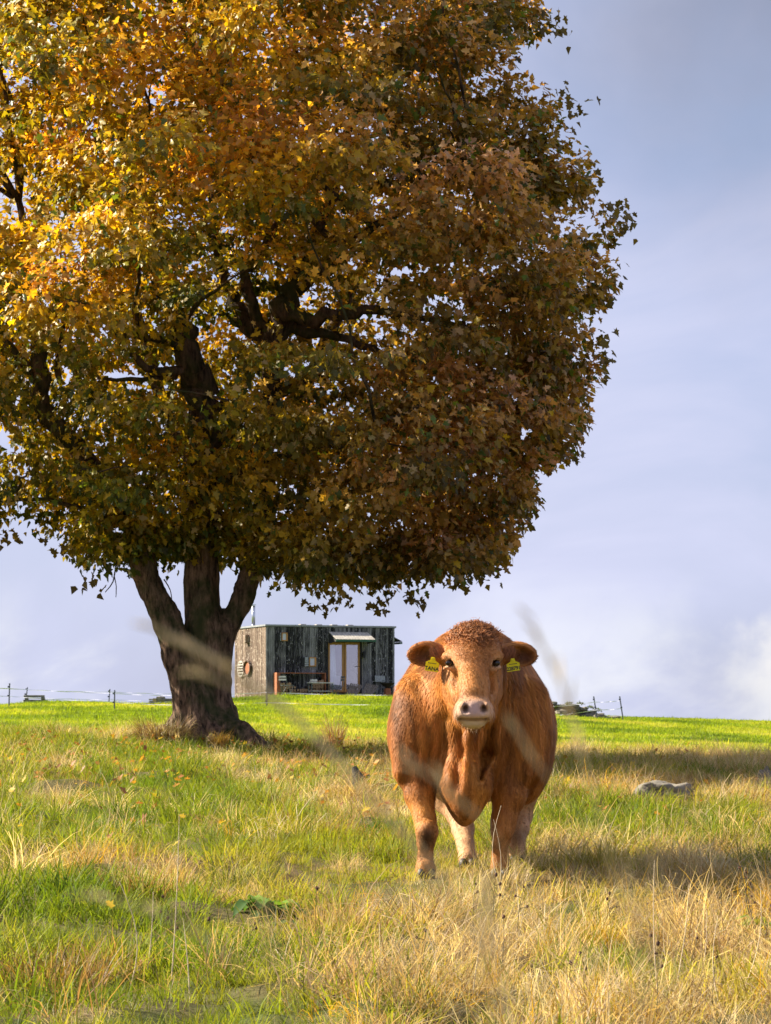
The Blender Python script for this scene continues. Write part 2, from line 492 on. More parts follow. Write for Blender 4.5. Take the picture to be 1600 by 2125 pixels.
# ---- green sward of the rough pasture
p = sample_area(8.2, 47, lambda d: 62 * min(1, (19 / d) ** 1.1) + 10)
X, D = p[:, 0], p[:, 1]
w = rough_w(X, D); dry = patch_dry(X, D)
tree_d = np.hypot(X + 2.0, D - 30)
keep = (rng.random(len(X)) < w) & (rng.random(len(X)) < 1.05 - 0.75 * dry) & (tree_d > 0.55)
X, D, dry = X[keep], D[keep], dry[keep]
t = np.clip(0.62 * fbm(X * 1.6, D * 1.2, 51) + 0.35 * rng.random(len(X)) + 0.25 * (dry - 0.4), 0, 1)
gc = pal([(.055, .115, .010), (.13, .20, .012), (.22, .26, .018), (.33, .30, .035), (.44, .36, .09)], t * 1.08)
gc *= (0.6 + 0.65 * rng.random((len(X), 1)))
sc = (0.55 + 0.8 * smooth(.3, .7, fbm(X * 2.3, D * 2.0, 61)) + 0.3 * rng.random(len(X)))
sc *= cleared(X, D) * (.62 + .38 * hollows(X, D)); near_cow = np.exp(-((X - .42) ** 2 + (D - 14.7) ** 2) / 1.0); sc *= 1 - 0.35 * np.clip(near_cow * 1.5, 0, 1)
rot = np.stack([rng.normal(0, .2, len(X)), rng.normal(0, .2, len(X)), rng.uniform(0, 6.28, len(X))], 1)
scatter('meadow_grass', np.stack([X, D, ground(X, D) - .01], 1), rot, sc, gc, green_src,
        'green grass blades growing over the unmown slope around the cow and tree', 'grass')
# ---- straw
p = sample_area(8.2, 47, lambda d: 66 * min(1, (19 / d) ** 1.0) + 10)
X, D = p[:, 0], p[:, 1]
w = rough_w(X, D); dry = patch_dry(X, D); tree_d = np.hypot(X + 2.0, D - 30)
keep = (rng.random(len(X)) < w) & (rng.random(len(X)) < 0.10 + 0.95 * dry) & (tree_d > 0.7)
X, D, dry = X[keep], D[keep], dry[keep]
t = np.clip(0.6 * fbm(X * 1.3 + 9, D * 1.3, 71) + 0.5 * rng.random(len(X)), 0, 1)
dc = pal([(.13, .070, .030), (.32, .19, .085), (.50, .37, .21), (.64, .53, .34), (.75, .68, .52)], t)
yel = (rng.random(len(X)) < 0.05)
dc[yel] = (.55, .33, .02)
dc *= (0.6 + 0.7 * rng.random((len(X), 1)))
sc = (0.35 + 0.75 * smooth(.3, .7, fbm(X * 2.2 + 4, D * 1.8, 81)) + 0.40 * rng.random(len(X))) * np.interp(D, [9, 14, 30, 45], [1.05, 1.0, .9, .75])
sc *= cleared(X, D) * (.45 + .55 * hollows(X, D)); near_cow = np.exp(-((X - .45) ** 2 + (D - 14.9) ** 2) / 1.2); sc *= 1 - 0.45 * np.clip(near_cow * 1.5, 0, 1)
rot = np.stack([rng.normal(0, .26, len(X)), rng.normal(0, .26, len(X)), rng.uniform(0, 6.28, len(X))], 1)
scatter('dry_grass', np.stack([X, D, ground(X, D) - .01], 1), rot, sc, dc, dry_src,
        'straw coloured dead grass standing and lying among the green slope', 'grass')
# ---- grazed field up to the crest
p = sample_area(34, 104, lambda d: 46 * min(1, 50 / d), 1.15, 1.0)
X, D = p[:, 0], p[:, 1]
w = rough_w(X, D)
hut_in = ((X * .927 + (D - 95) * .375 + 4.28 * .927) > -.05) & (X * .927 + (D - 95) * .375 + 4.28 * .927 < 5.1) & (-X * .375 + (D - 95) * .927 - 4.28 * .375 > 0.0)
keep = (rng.random(len(X)) > w) & ~hut_in
X, D = X[keep], D[keep]
t = np.clip(1.5 * (fbm(X * .5, D * .22, 91) - .5) + .5 * fbm(X * 2.2, D * .8, 92) + .25 + 0.25 * (rng.random(len(X)) - .5), 0, 1)
fc = pal([(.09, .15, .008), (.17, .25, .010), (.26, .34, .014), (.36, .40, .022), (.48, .45, .08)], t)
fc *= (0.6 + 0.6 * rng.random((len(X), 1)) + .35 * (rng.random((len(X), 1)) < .08))
sc = 0.8 + 0.5 * rng.random(len(X)) + 0.5 * fbm(X * .8, D * .5, 93)
weeds = np.exp(-((D - 94) ** 2) / 1.5) * (X > -4.3) * (X < 1.0); sc *= 1 + .9 * weeds * rng.random(len(X)) ** 3
rot = np.stack([rng.normal(0, .12, len(X)), rng.normal(0, .12, len(X)), rng.uniform(0, 6.28, len(X))], 1)
scatter('field_grass', np.stack([X, D, ground(X, D) - .005], 1), rot, sc, fc, short_src,
        'short bright green grass of the field rising to the crest and the hut', 'grass')
# ------------------------------------------------------------------ implicit surfaces (smooth organic forms)
class Field:
    def __init__(s, gx, gy, gz_):
        s.g = [np.asarray(a, np.float32) for a in (gx, gy, gz_)]
        s.d = np.full([len(a) for a in s.g], 10.0, np.float32)
    def sub(s, lo, hi):
        sl = []
        for a, l, h in zip(s.g, lo, hi):
            i0 = max(0, np.searchsorted(a, l) - 1); i1 = min(len(a), np.searchsorted(a, h) + 1); sl.append(slice(i0, max(i1, i0 + 1)))
        X, Y, Z = np.meshgrid(*[a[q] for a, q in zip(s.g, sl)], indexing='ij', sparse=True)
        return tuple(sl), X, Y, Z
    def blend(s, sl, d, k, mode):
        a = s.d[sl]
        if mode == 'add':
            h = np.clip(k - np.abs(a - d), 0, None) / k if k > 0 else 0
            s.d[sl] = np.minimum(a, d) - h * h * k * 0.25
        else:
            d = -d; h = np.clip(k - np.abs(a - d), 0, None) / k if k > 0 else 0
            s.d[sl] = np.maximum(a, d) + h * h * k * 0.25
    def ell(s, c, r, k=0.06, rot=None, mode='add'):
        m = max(r) + k + 0.08
        sl, X, Y, Z = s.sub([c[i] - m for i in range(3)], [c[i] + m for i in range(3)])
        x, y, z = X - c[0], Y - c[1], Z - c[2]
        if rot is not None:
            R = Euler([math.radians(q) for q in rot]).to_matrix().transposed()
            x, y, z = (R[0][0] * x + R[0][1] * y + R[0][2] * z, R[1][0] * x + R[1][1] * y + R[1][2] * z, R[2][0] * x + R[2][1] * y + R[2][2] * z)
        k0 = np.sqrt((x / r[0]) ** 2 + (y / r[1]) ** 2 + (z / r[2]) ** 2)
        k1 = np.sqrt((x / r[0] ** 2) ** 2 + (y / r[1] ** 2) ** 2 + (z / r[2] ** 2) ** 2) + 1e-6
        s.blend(sl, k0 * (k0 - 1) / k1, k, mode)
    def cap(s, a, b, ra, rb, k=0.05, mode='add', sx=1.0, sy=1.0):
        m = max(ra, rb) + k + 0.08
        lo = [min(a[i], b[i]) - m for i in range(3)]; hi = [max(a[i], b[i]) + m for i in range(3)]
        sl, X, Y, Z = s.sub(lo, hi)
        bx, by, bz = ((b[0] - a[0]) / sx, (b[1] - a[1]) / sy, b[2] - a[2]); L2 = bx * bx + by * by + bz * bz + 1e-9
        px, py, pz = (X - a[0]) / sx, (Y - a[1]) / sy, Z - a[2]
        t = np.clip((px * bx + py * by + pz * bz) / L2, 0, 1)
        d = np.sqrt((px - bx * t) ** 2 + (py - by * t) ** 2 + (pz - bz * t) ** 2) - (ra + (rb - ra) * t)
        s.blend(sl, d, k, mode)
    def chain(s, pts, k=0.04, **kw):
        for (a, ra), (b, rb) in zip(pts[:-1], pts[1:]): s.cap(a, b, ra, rb, k, **kw)
    def mesh(s):
        d = s.d; neg = d < 0
        nx, ny, nz = d.shape
        cnt = np.zeros((nx - 1, ny - 1, nz - 1), np.int8)
        for i in (0, 1):
            for j in (0, 1):
                for k in (0, 1): cnt += neg[i:nx - 1 + i, j:ny - 1 + j, k:nz - 1 + k]
        act = (cnt > 0) & (cnt < 8); I = np.argwhere(act)
        idx = np.full(act.shape, -1, np.int64); idx[act] = np.arange(len(I))
        acc = np.zeros((len(I), 3)); num = np.zeros(len(I))
        corners = [(0, 0, 0), (1, 0, 0), (0, 1, 0), (1, 1, 0), (0, 0, 1), (1, 0, 1), (0, 1, 1), (1, 1, 1)]
        for p in range(8):
            for q in range(p + 1, 8):
                if sum(abs(corners[p][z] - corners[q][z]) for z in range(3)) != 1: continue
                A = I + corners[p]; B = I + corners[q]
                da = d[A[:, 0], A[:, 1], A[:, 2]]; db = d[B[:, 0], B[:, 1], B[:, 2]]
                m = (da < 0) != (db < 0); t = np.where(m, da / (da - db + 1e-12), 0)
                pa = np.stack([s.g[z][A[:, z]] for z in range(3)], 1); pb = np.stack([s.g[z][B[:, z]] for z in range(3)], 1)
                acc += np.where(m[:, None], pa + (pb - pa) * t[:, None], 0); num += m
        V = acc / num[:, None]
        quads = []
        for ax in range(3):
            o1, o2 = [(1, 2), (2, 0), (0, 1)][ax]
            sa_ = [slice(None)] * 3; sb_ = [slice(None)] * 3
            sa_[ax] = slice(0, -1); sb_[ax] = slice(1, None)
            ch = neg[tuple(sa_)] != neg[tuple(sb_)]
            e = np.argwhere(ch)
            e = e[(e[:, o1] > 0) & (e[:, o2] > 0) & (e[:, o1] < d.shape[o1] - 1) & (e[:, o2] < d.shape[o2] - 1)]
            def cell(d1, d2):
                c = e.copy(); c[:, o1] += d1; c[:, o2] += d2
                return idx[c[:, 0], c[:, 1], c[:, 2]]
            q = np.stack([cell(-1, -1), cell(0, -1), cell(0, 0), cell(-1, 0)], 1)
            inside = neg[e[:, 0], e[:, 1], e[:, 2]]
            q[~inside] = q[~inside][:, ::-1]
            quads.append(q)
        Q = np.concatenate(quads); Q = Q[(Q >= 0).all(1)]
        return V, Q

def vert_normals(V, Q):
    a, b, c, d = (V[Q[:, i]] for i in range(4))
    n = np.cross(c - a, d - b); N = np.zeros_like(V)
    for i in range(4): np.add.at(N, Q[:, i], n)
    return N / (np.linalg.norm(N, axis=1, keepdims=True) + 1e-12)

def relax(V, Q, it=1, f=0.5):
    for _ in range(it):
        S = np.zeros_like(V); n = np.zeros(len(V))
        for i in range(4):
            j = (i + 1) % 4
            np.add.at(S, Q[:, i], V[Q[:, j]]); np.add.at(S, Q[:, j], V[Q[:, i]])
            np.add.at(n, Q[:, i], 1); np.add.at(n, Q[:, j], 1)
        V = V * (1 - f) + S / n[:, None] * f
    return V
# ------------------------------------------------------------------ the tree
TD = 30.0
PX = TD / F
def T(px, py, dy=0.0):
    return ((px - 800) / F * TD, TD + dy, (EYE - py) / F * TD)

def bark_material():
    m, nt, out = mat_base('mossy_bark'); L = nt.links
    tc = node(nt, 'ShaderNodeTexCoord'); mp = node(nt, 'ShaderNodeMapping'); mp.inputs['Scale'].default_value = (1, 1, .28)
    L.new(tc.outputs['Object'], mp.inputs['Vector'])
    n = node(nt, 'ShaderNodeTexNoise', Scale=16.0, Detail=8, Roughness=0.7); L.new(mp.outputs[0], n.inputs['Vector'])
    g = node(nt, 'ShaderNodeTexNoise', Scale=2.6, Detail=6, Roughness=0.65); L.new(tc.outputs['Object'], g.inputs['Vector'])
    r = node(nt, 'ShaderNodeValToRGB'); e = r.color_ramp.elements
    e[0].position = .38; e[0].color = (.018, .012, .009, 1); e[1].position = .66; e[1].color = (.17, .11, .072, 1)
    L.new(n.outputs['Fac'], r.inputs['Fac'])
    r2_ = node(nt, 'ShaderNodeValToRGB'); e = r2_.color_ramp.elements
    e[0].position = .45; e[0].color = (0, 0, 0, 1); e[1].position = .62; e[1].color = (.8, .8, .8, 1)
    L.new(g.outputs['Fac'], r2_.inputs['Fac'])
    mx = node(nt, 'ShaderNodeMix'); mx.data_type = 'RGBA'
    L.new(r2_.outputs[0], mx.inputs[0]); L.new(r.outputs[0], mx.inputs[6]); mx.inputs[7].default_value = (.045, .055, .018, 1)
    p = node(nt, 'ShaderNodeBsdfPrincipled', Roughness=.95); p.inputs['Specular IOR Level'].default_value = .15
    b = node(nt, 'ShaderNodeBump', Strength=1.0, Distance=.03); L.new(n.outputs['Fac'], b.inputs['Height']); L.new(b.outputs[0], p.inputs['Normal'])
    L.new(mx.outputs[2], p.inputs['Base Color']); L.new(p.outputs[0], out.inputs['Surface'])
    return m
M_bark_shaded = bark_material()  # limbs and branches: crown shade put into a darker bark colour
M_trunk = bark_material(); M_trunk.name = 'trunk_bark'
for n_ in M_trunk.node_tree.nodes:
    if n_.type == 'VALTORGB' and n_.color_ramp.elements[1].color[0] < .5: n_.color_ramp.elements[1].color = (.30, .19, .125, 1)
tree = empty('sycamore_tree', (-2.0, 30.0, gz(-2.0, 30.0)), 'huge autumn sycamore with three mossy stems and a rounded orange and brown crown', 'tree')
TO = Vector(tree.location)
tree_parts = []
def tree_link(o):
    o.parent = tree; o.location = -TO; return o

fld = Field(np.arange(-3.35, -.55, .024), np.arange(28.7, 31.3, .026), np.arange(-.62, 2.15, .026))
left = [((412, 1545), -.15, 54), ((400, 1450), -.15, 42), ((379, 1370), -.15, 37), ((352, 1300), -.12, 32), ((318, 1215), -.1, 28), ((282, 1130), -.1, 26), ((262, 1085), -.1, 25)]
mid = [((440, 1550), .05, 58), ((446, 1450), .05, 40), ((433, 1370), .08, 45), ((425, 1300), .1, 46), ((418, 1210), .1, 41), ((416, 1120), .1, 38), ((417, 1085), .1, 37)]
rgt = [((455, 1380), .1, 28), ((468, 1310), .12, 27), ((485, 1270), .15, 25), ((506, 1228), .18, 24), ((520, 1180), .2, 23), ((530, 1120), .2, 23), ((534, 1085), .2, 22)]
for ch in (left, mid, rgt):
    fld.chain([(T(*p, dy), r * .92 * PX) for p, dy, r in ch], k=.02)
roots = [[((455, 1500), -.1, 34), ((495, 1532), -.3, 30), ((538, 1553), -.55, 22), ((585, 1570), -.75, 13), ((615, 1585), -.9, 5)],
         [((470, 1480), .1, 24), ((500, 1530), .0, 20), ((560, 1560), -.1, 12)],
         [((440, 1520), -.2, 36), ((455, 1560), -.6, 20), ((462, 1580), -.8, 12)],
         [((400, 1520), -.2, 34), ((385, 1550), -.6, 18), ((370, 1565), -.8, 9)],
         [((385, 1500), .0, 30), ((350, 1535), -.1, 20), ((320, 1548), -.2, 10)],
         [((420, 1510), .2, 40), ((400, 1540), .8, 22)]]
for ch in roots: fld.chain([(T(*p, dy), r * PX) for p, dy, r in ch], k=.10)
V, Q = fld.mesh(); V = relax(V, Q, 1); N = vert_normals(V, Q)
c0 = V - np.array([-2.05, 30, 0]); 
if (N * c0).sum() < 0: Q = Q[:, ::-1]; N = -N
ang = np.arctan2(V[:, 1] - 30, V[:, 0] + 2.05)
n1_ = fbm(V[:, 0] * 15 + V[:, 1] * 9, V[:, 2] * 2.4 + V[:, 1] * 4, 5, 3) - .5
V = V + N * (n1_ * .075 + (fbm(V[:, 0] * 4, V[:, 2] * 1.4 + V[:, 1] * 3, 8) - .5) * .12)[:, None]
tree_link(link('trunk', new_mesh('trunk', V, Q), M_trunk))

def limb(name, pts, n=9, sub=4, wob=.03):
    """pts: (px, py, dy, radius px)"""
    P = [Vector(T(a, b, c)) for a, b, c, r in pts]; R = [r * PX for *_, r in pts]
    out = []; rr = []
    for i in range(len(P) - 1):
        p0 = P[max(0, i - 1)]; p1 = P[i]; p2 = P[i + 1]; p3 = P[min(len(P) - 1, i + 2)]
        for k in range(sub):
            t = k / sub
            q = 0.5 * ((2 * p1) + (p2 - p0) * t + (2 * p0 - 5 * p1 + 4 * p2 - p3) * t * t + (3 * p1 - p0 - 3 * p2 + p3) * t ** 3)
            out.append(q + Vector(rng.normal(0, wob * (R[i] / .15 + .2), 3))); rr.append(R[i] + (R[i + 1] - R[i]) * t)
    out.append(P[-1]); rr.append(R[-1])
    o = MB().tube(out, rr, n=n, jit=.14).build(name, M_bark_shaded, smooth_shade=True)
    tree_link(o); return out, rr
limb_pts = []
for pts in [
    [(268, 1098, -.1, 24), (232, 1030, -.2, 23), (165, 935, -.35, 21), (103, 850, -.5, 20), (92, 750, -.5, 17), (84, 690, -.4, 13), (60, 560, -.2, 10), (40, 420, 0, 7)],
    [(416, 1105, .1, 37), (420, 1000, .0, 34), (432, 890, -.3, 30), (425, 815, -.5, 30), (405, 765, -.6, 27), (388, 710, -.6, 23), (366, 665, -.5, 17), (335, 620, -.4, 11), (300, 500, -.2, 8), (270, 380, 0, 5)],
    [(533, 1100, .2, 22), (548, 960, .1, 22), (562, 820, -.1, 21), (572, 720, -.3, 23), (590, 650, -.4, 27), (618, 600, -.4, 19), (650, 500, -.3, 14), (700, 380, -.1, 10), (730, 240, 0, 7)],
    [(575, 675, -.35, 20), (640, 678, -.6, 15), (720, 672, -.7, 12), (800, 668, -.8, 9), (920, 690, -.8, 5), (1040, 720, -.6, 3)],
    [(590, 690, -.35, 14), (700, 702, -.2, 9), (800, 738, -.1, 7), (950, 768, 0, 6), (1100, 790, 0, 3)],
    [(560, 700, -.2, 14), (522, 640, -.3, 13), (512, 580, -.3, 11), (560, 500, -.2, 8), (590, 400, 0, 5)],
    [(560, 720, -.2, 16), (500, 660, .0, 17), (470, 600, .1, 15), (450, 520, .1, 10), (440, 400, .2, 7), (470, 200, .3, 5)],
    [(402, 785, -.6, 12), (345, 790, -.8, 9), (300, 765, -.9, 7), (255, 715, -.9, 5), (235, 640, -.8, 3)],
    [(375, 798, -.6, 6), (310, 806, -.8, 5), (220, 805, -.9, 3)],
    [(392, 735, -.6, 10), (345, 728, -.9, 8), (300, 722, -1.0, 6)],
    [(432, 860, -.3, 14), (480, 850, -.4, 7), (520, 880, -.5, 5), (560, 900, -.5, 3)],
    [(562, 820, -.1, 14), (620, 790, .2, 10), (760, 760, .5, 8), (900, 860, .8, 5), (1050, 900, 1.0, 3)],
    [(92, 800, -.5, 12), (40, 740, -.7, 9), (-60, 690, -.8, 7), (-200, 640, -.8, 5)],
    [(103, 850, -.5, 10), (40, 880, -.5, 6), (-80, 885, -.5, 4)],
    [(130, 800, -.4, 7), (128, 740, -.3, 6), (140, 640, -.2, 4)],
    [(610, 610, -.4, 16), (720, 540, -.9, 10), (850, 470, -1.2, 7), (980, 380, -1.2, 4)],
    [(420, 990, 0, 22), (360, 900, 1.0, 18), (280, 700, 1.8, 13), (220, 450, 2.2, 8), (180, 100, 2.2, 5)],
    [(425, 960, 0, 20), (560, 860, 1.1, 16), (700, 600, 1.9, 12), (820, 350, 2.2, 8), (860, 100, 2.0, 5)],
    [(530, 1120, .2, 12), (640, 1060, .5, 8), (780, 1040, .7, 6), (930, 1060, .7, 3)],
    [(420, 1010, 0, 12), (520, 990, -.9, 8), (660, 960, -1.8, 6), (780, 930, -2.4, 4)],
    [(262, 1090, -.1, 9), (200, 1070, -.6, 6), (120, 1050, -1.0, 4), (20, 1060, -1.2, 3)]]:
    o_, r_ = limb('limb', pts); limb_pts += [(v, r) for v, r in zip(o_, r_)]
# thin dead twigs hanging below the crown on the left
for pts in [[(252, 1120, -.2, 2.2), (247, 1170, -.3, 1.6), (240, 1210, -.3, 1.4), (224, 1232, -.3, .9)],
            [(243, 1200, -.3, 1.3), (247, 1220, -.3, 1.0), (246, 1242, -.3, .8)],
            [(345, 1205, -.3, 1.6), (358, 1228, -.3, 1.1), (362, 1256, -.3, .8)]]:
    limb('twig', pts, n=5, sub=3, wob=.005)

# crown outline (right side and underside as they stand; the rest carried on out of frame)
OUT = [(1065, -60), (1120, 20), (1135, 60), (1090, 100), (1085, 135), (1150, 190), (1180, 235), (1165, 280), (1210, 310), (1225, 370), (1205, 430), (1290, 440), (1285, 475), (1250, 520), (1262, 600), (1225, 650), (1215, 700), (1240, 770), (1205, 830), (1200, 890), (1190, 930), (1150, 965), (1080, 960), (1100, 1040), (1078, 1080), (1060, 1120), (1030, 1175), (965, 1200), (870, 1230), (800, 1240), (650, 1232), (570, 1225), (525, 1195), (480, 1165), (400, 1180), (330, 1180), (290, 1150), (265, 1190), (190, 1200), (165, 1150), (100, 1110), (0, 1090), (-150, 1120), (-380, 1000), (-520, 760), (-560, 500), (-520, 150), (-400, -150), (-150, -450), (200, -640), (550, -600), (850, -420), (1000, -220)]
OUTP = np.array([[(a - 800) * PX, (EYE - b) * PX] for a, b in OUT])
def poly_sd(P, poly):
    """signed distance, positive inside"""
    P = np.asarray(P); d2 = np.full(len(P), 1e9); ins = np.zeros(len(P), bool); n = len(poly)
    for i in range(n):
        a = poly[i]; b = poly[(i + 1) % n]; e = b - a; w_ = P - a
        t = np.clip((w_ @ e) / (e @ e), 0, 1); q = w_ - t[:, None] * e
        d2 = np.minimum(d2, (q ** 2).sum(1))
        c = ((a[1] > P[:, 1]) != (b[1] > P[:, 1])) & (P[:, 0] < (b[0] - a[0]) * (P[:, 1] - a[1]) / (b[1] - a[1] + 1e-12) + a[0])
        ins ^= c
    return np.where(ins, np.sqrt(d2), -np.sqrt(d2))

def shell(X, Z, sd):
    R = 4.6
    return 4.3 * np.sqrt(np.clip(1 - (1 - np.clip(sd, 0, R) / R) ** 2, 0, 1))
pads = []
def try_pad(side, r, space, n):
    cand = np.stack([rng.uniform(-7.6, 2.9, n), rng.uniform(1.3, 11.8, n)], 1)
    sd = poly_sd(cand, OUTP)
    got = []
    for (x, z), s_ in zip(cand, sd):
        if s_ < r * .52: continue
        if any((x - g[0]) ** 2 + ((z - g[1]) * 1.35) ** 2 < space ** 2 for g in got): continue
        got.append((x, z, s_))
    for x, z, s_ in got:
        h = float(shell(x, z, s_ - r * .35))
        y = side * (h * (0.68 + .40 * rng.random()) )
        kk = (TD + y) / TD
        pads.append((x * kk, TD + y, z * kk, r * (.75 + .5 * rng.random()), s_))
try_pad(-1, .66, .86, 2600)
try_pad(1, .80, .95, 1600)
try_pad(-.62, .66, .95, 1300)
try_pad(.5, .75, 1.25, 900)
try_pad(-.1, .55, .72, 2600)
for i in range(len(OUTP)):                     # boughs that make the lobes of the outline
    a_, b_ = OUTP[i], OUTP[(i + 1) % len(OUTP)]; L_ = np.linalg.norm(b_ - a_); nrm_ = np.array([-(b_ - a_)[1], (b_ - a_)[0]]) / max(L_, 1e-6)
    for t in np.arange(.25, L_, .5) / L_:
        c_ = a_ + (b_ - a_) * t; rr_ = rng.uniform(.30, .48)
        for sg in (1, -1):
            q_ = c_ + nrm_ * sg * rr_ * .85
            if poly_sd(q_[None], OUTP)[0] > rr_ * .5:
                yy_ = rng.normal(0, .5); kk = (TD + yy_) / TD; pads.append((q_[0] * kk, TD + yy_, q_[1] * kk, rr_ * 1.1, rr_)); break
def in_ell(px, py, cx_, cy_, a, b): return ((px - cx_) / a) ** 2 + ((py - cy_) / b) ** 2 < 1
VIEWS = [(600, 645, 215, 66), (425, 770, 62, 105), (320, 780, 150, 48), (95, 790, 42, 66), (740, 692, 150, 38), (500, 610, 85, 60), (30, 420, 42, 55), (320, 200, 26, 34), (960, 560, 90, 22), (760, 560, 60, 30)]     # openings that show the limbs
HOLES = [(255, 775, 40, 14), (305, 800, 50, 9), (140, 775, 13, 22), (30, 930, 26, 12), (5, 905, 22, 22), (680, 690, 26, 8), (790, 688, 22, 7), (455, 620, 9, 12), (835, 560, 28, 8),
         (905, 620, 20, 8), (940, 545, 16, 6), (1090, 895, 16, 14), (110, 45, 14, 10), (215, 138, 12, 7), (540, 870, 9, 6), (330, 758, 26, 9), (1170, 470, 14, 18), (245, 1095, 16, 8), (15, 110, 6, 6), (1010, 25, 14, 8)]
Lp = []; Ln = []; Lt = []; Ls = []; Lc = []; Lk = []
def pick(c, w): return np.array(c)
for (x, y, z, r, s_) in pads:
    offscr = x < -5.0 or z > 8.7
    n = int(820 * (r / .72) ** 2 * (0.42 if offscr else 1.0))
    d = rng.normal(0, 1, (n, 3)); d /= np.linalg.norm(d, axis=1)[:, None]
    rad = (0.55 + 0.5 * rng.random(n) ** .6)
    vz = rng.uniform(.5, .85)
    # leaves gather into sprays
    d2 = d.copy(); nb_ = 24; sd_ = rng.normal(0, 1, (nb_, 3)); sd_ /= np.linalg.norm(sd_, axis=1)[:, None]
    sd_[:, 2] = sd_[:, 2] * .8 + .15
    pk = rng.integers(0, nb_, n); mixw = (rng.random(n) < .84)[:, None]
    d = np.where(mixw, sd_[pk] + rng.normal(0, .15, (n, 3)), d)
    P = np.stack([x + d[:, 0] * r * rad, y + d[:, 1] * r * rad, z + d[:, 2] * r * vz * rad], 1)
    # droop at the rim of the pad
    P[:, 2] -= .16 * r * (d[:, 0] ** 2 + d[:, 1] ** 2)
    outw = P - np.array([-2.2, 30.0, 4.6]); outw /= np.linalg.norm(outw, axis=1)[:, None]
    tip = outw * .25 + (d - sd_[pk]) * 2.4 + sd_[pk] * .35 + np.array([0, 0, -.55]) + rng.normal(0, .35, (n, 3)); tip /= np.linalg.norm(tip, axis=1)[:, None]
    nr_ = outw * .45 + np.array([-.25, 0, .70]) + rng.normal(0, .50, (n, 3))
    # colours: sun side turned orange and gold, sunlit patches painted in too, the lee side russet and brown, insides olive
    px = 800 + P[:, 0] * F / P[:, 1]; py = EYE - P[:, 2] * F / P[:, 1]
    sunlit_patch = np.exp(-(((px - 480) / 300) ** 2 + ((py - 330) / 150) ** 2)) + .8 * np.exp(-(((px - 150) / 260) ** 2 + ((py - 150) / 200) ** 2)) + .7 * np.exp(-(((px - 620) / 300) ** 2 + ((py - 80) / 130) ** 2)) + .6 * np.exp(-(((px - 100) / 200) ** 2 + ((py - 560) / 130) ** 2))
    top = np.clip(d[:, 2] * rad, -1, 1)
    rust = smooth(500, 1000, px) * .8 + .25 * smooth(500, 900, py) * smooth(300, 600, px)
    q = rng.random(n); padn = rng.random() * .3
    ripe = .27 + .22 * (rng.random() - .5) + .38 * top + .40 * np.clip(sunlit_patch, 0, 1) + .22 * (q - .5) + 1.5 * padn - .2
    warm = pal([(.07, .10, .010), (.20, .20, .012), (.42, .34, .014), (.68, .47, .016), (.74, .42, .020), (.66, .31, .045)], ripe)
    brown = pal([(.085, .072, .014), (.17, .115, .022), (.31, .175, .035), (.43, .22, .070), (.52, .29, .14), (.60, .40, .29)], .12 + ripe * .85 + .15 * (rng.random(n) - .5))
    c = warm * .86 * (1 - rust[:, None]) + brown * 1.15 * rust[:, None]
    yl = rng.random(n) < .07; c[yl] = np.array([.42, .30, .025])
    gr = rng.random(n) < .08; c[gr] = np.array([.10, .15, .02])
    c = c * (.45 + 1.0 * rng.random((n, 1)) ** 1.2)
    pl = rng.random(n) < .10; c[pl] = c[pl] * .6 + np.array([.30, .22, .12])
    front = P[:, 1] < 30.2
    keep = np.ones(n, bool)
    for v in VIEWS: keep &= ~(in_ell(px, py, *v) & (P[:, 1] < 29.75) & (rng.random(n) < .93))
    for v in HOLES: keep &= ~(in_ell(px, py, *v) & (rng.random(n) < .97))
    # dark valleys between the boughs
    ppx, ppz = P[:, 0] * TD / P[:, 1], P[:, 2] * TD / P[:, 1]
    vn = fbm(ppx * .95 + 4 + P[:, 1] * .35, ppz * 1.45 + 2 - P[:, 1] * .2, 77, 3)
    edge_ = poly_sd(np.stack([ppx, ppz], 1), OUTP)
    outer = (30 - P[:, 1]) / (shell(0, 0, edge_) + .3)
    keep &= ~((vn < .435) & (outer > .42) & (rng.random(n) < .92))
    keep &= poly_sd(P[:, [0, 2]] * (TD / P[:, 1])[:, None], OUTP) > -.07 + .12 * (rng.random(n) - .5)
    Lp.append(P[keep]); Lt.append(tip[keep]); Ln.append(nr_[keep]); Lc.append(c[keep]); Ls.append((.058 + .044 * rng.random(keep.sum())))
# a few stray sprays that break the outline
for (a, b) in [(1135, 45), (1143, 62), (1186, 243), (1228, 380), (1240, 696), (1262, 428), (1292, 440), (1300, 466), (1280, 462), (1100, 1047), (1092, 1080), (1180, 940), (1208, 860), (1262, 625), (955, 1215), (785, 1256), (655, 1252), (700, 1238), (12, 1112), (185, 1212), (130, 1128), (1005, 1192), (1238, 772), (1270, 575), (860, 1246), (1248, 745), (1172, 200)]:
    n = 14; P = np.array(T(a, b)) + rng.normal(0, [.09, .3, .06], (n, 3))
    Lp.append(P); t_ = rng.normal(0, .5, (n, 3)) + [.3, 0, -.7]; Lt.append(t_ / np.linalg.norm(t_, axis=1)[:, None]); Ln.append(rng.normal(0, .6, (n, 3)) + [.1, -.5, .5])
    Lc.append(np.array([.13, .10, .03]) * (.6 + .8 * rng.random((n, 1)))); Ls.append(.07 + .04 * rng.random(n))
Lp = np.concatenate(Lp); Lt = np.concatenate(Lt); Ln = np.concatenate(Ln); Lc = np.concatenate(Lc); Ls = np.concatenate(Ls)
bx = Lt; bn = Ln - (Ln * bx).sum(1)[:, None] * bx; bn /= np.linalg.norm(bn, axis=1)[:, None] + 1e-9; by_ = np.cross(bn, bx)
LEAF = np.array([(0, 0), (-.14, .34), (.19, .26), (.40, .58), (.52, .24), (.74, .26), (1.0, 0), (.74, -.26), (.52, -.24), (.40, -.58), (.19, -.26), (-.14, -.34), (.36, 0)])
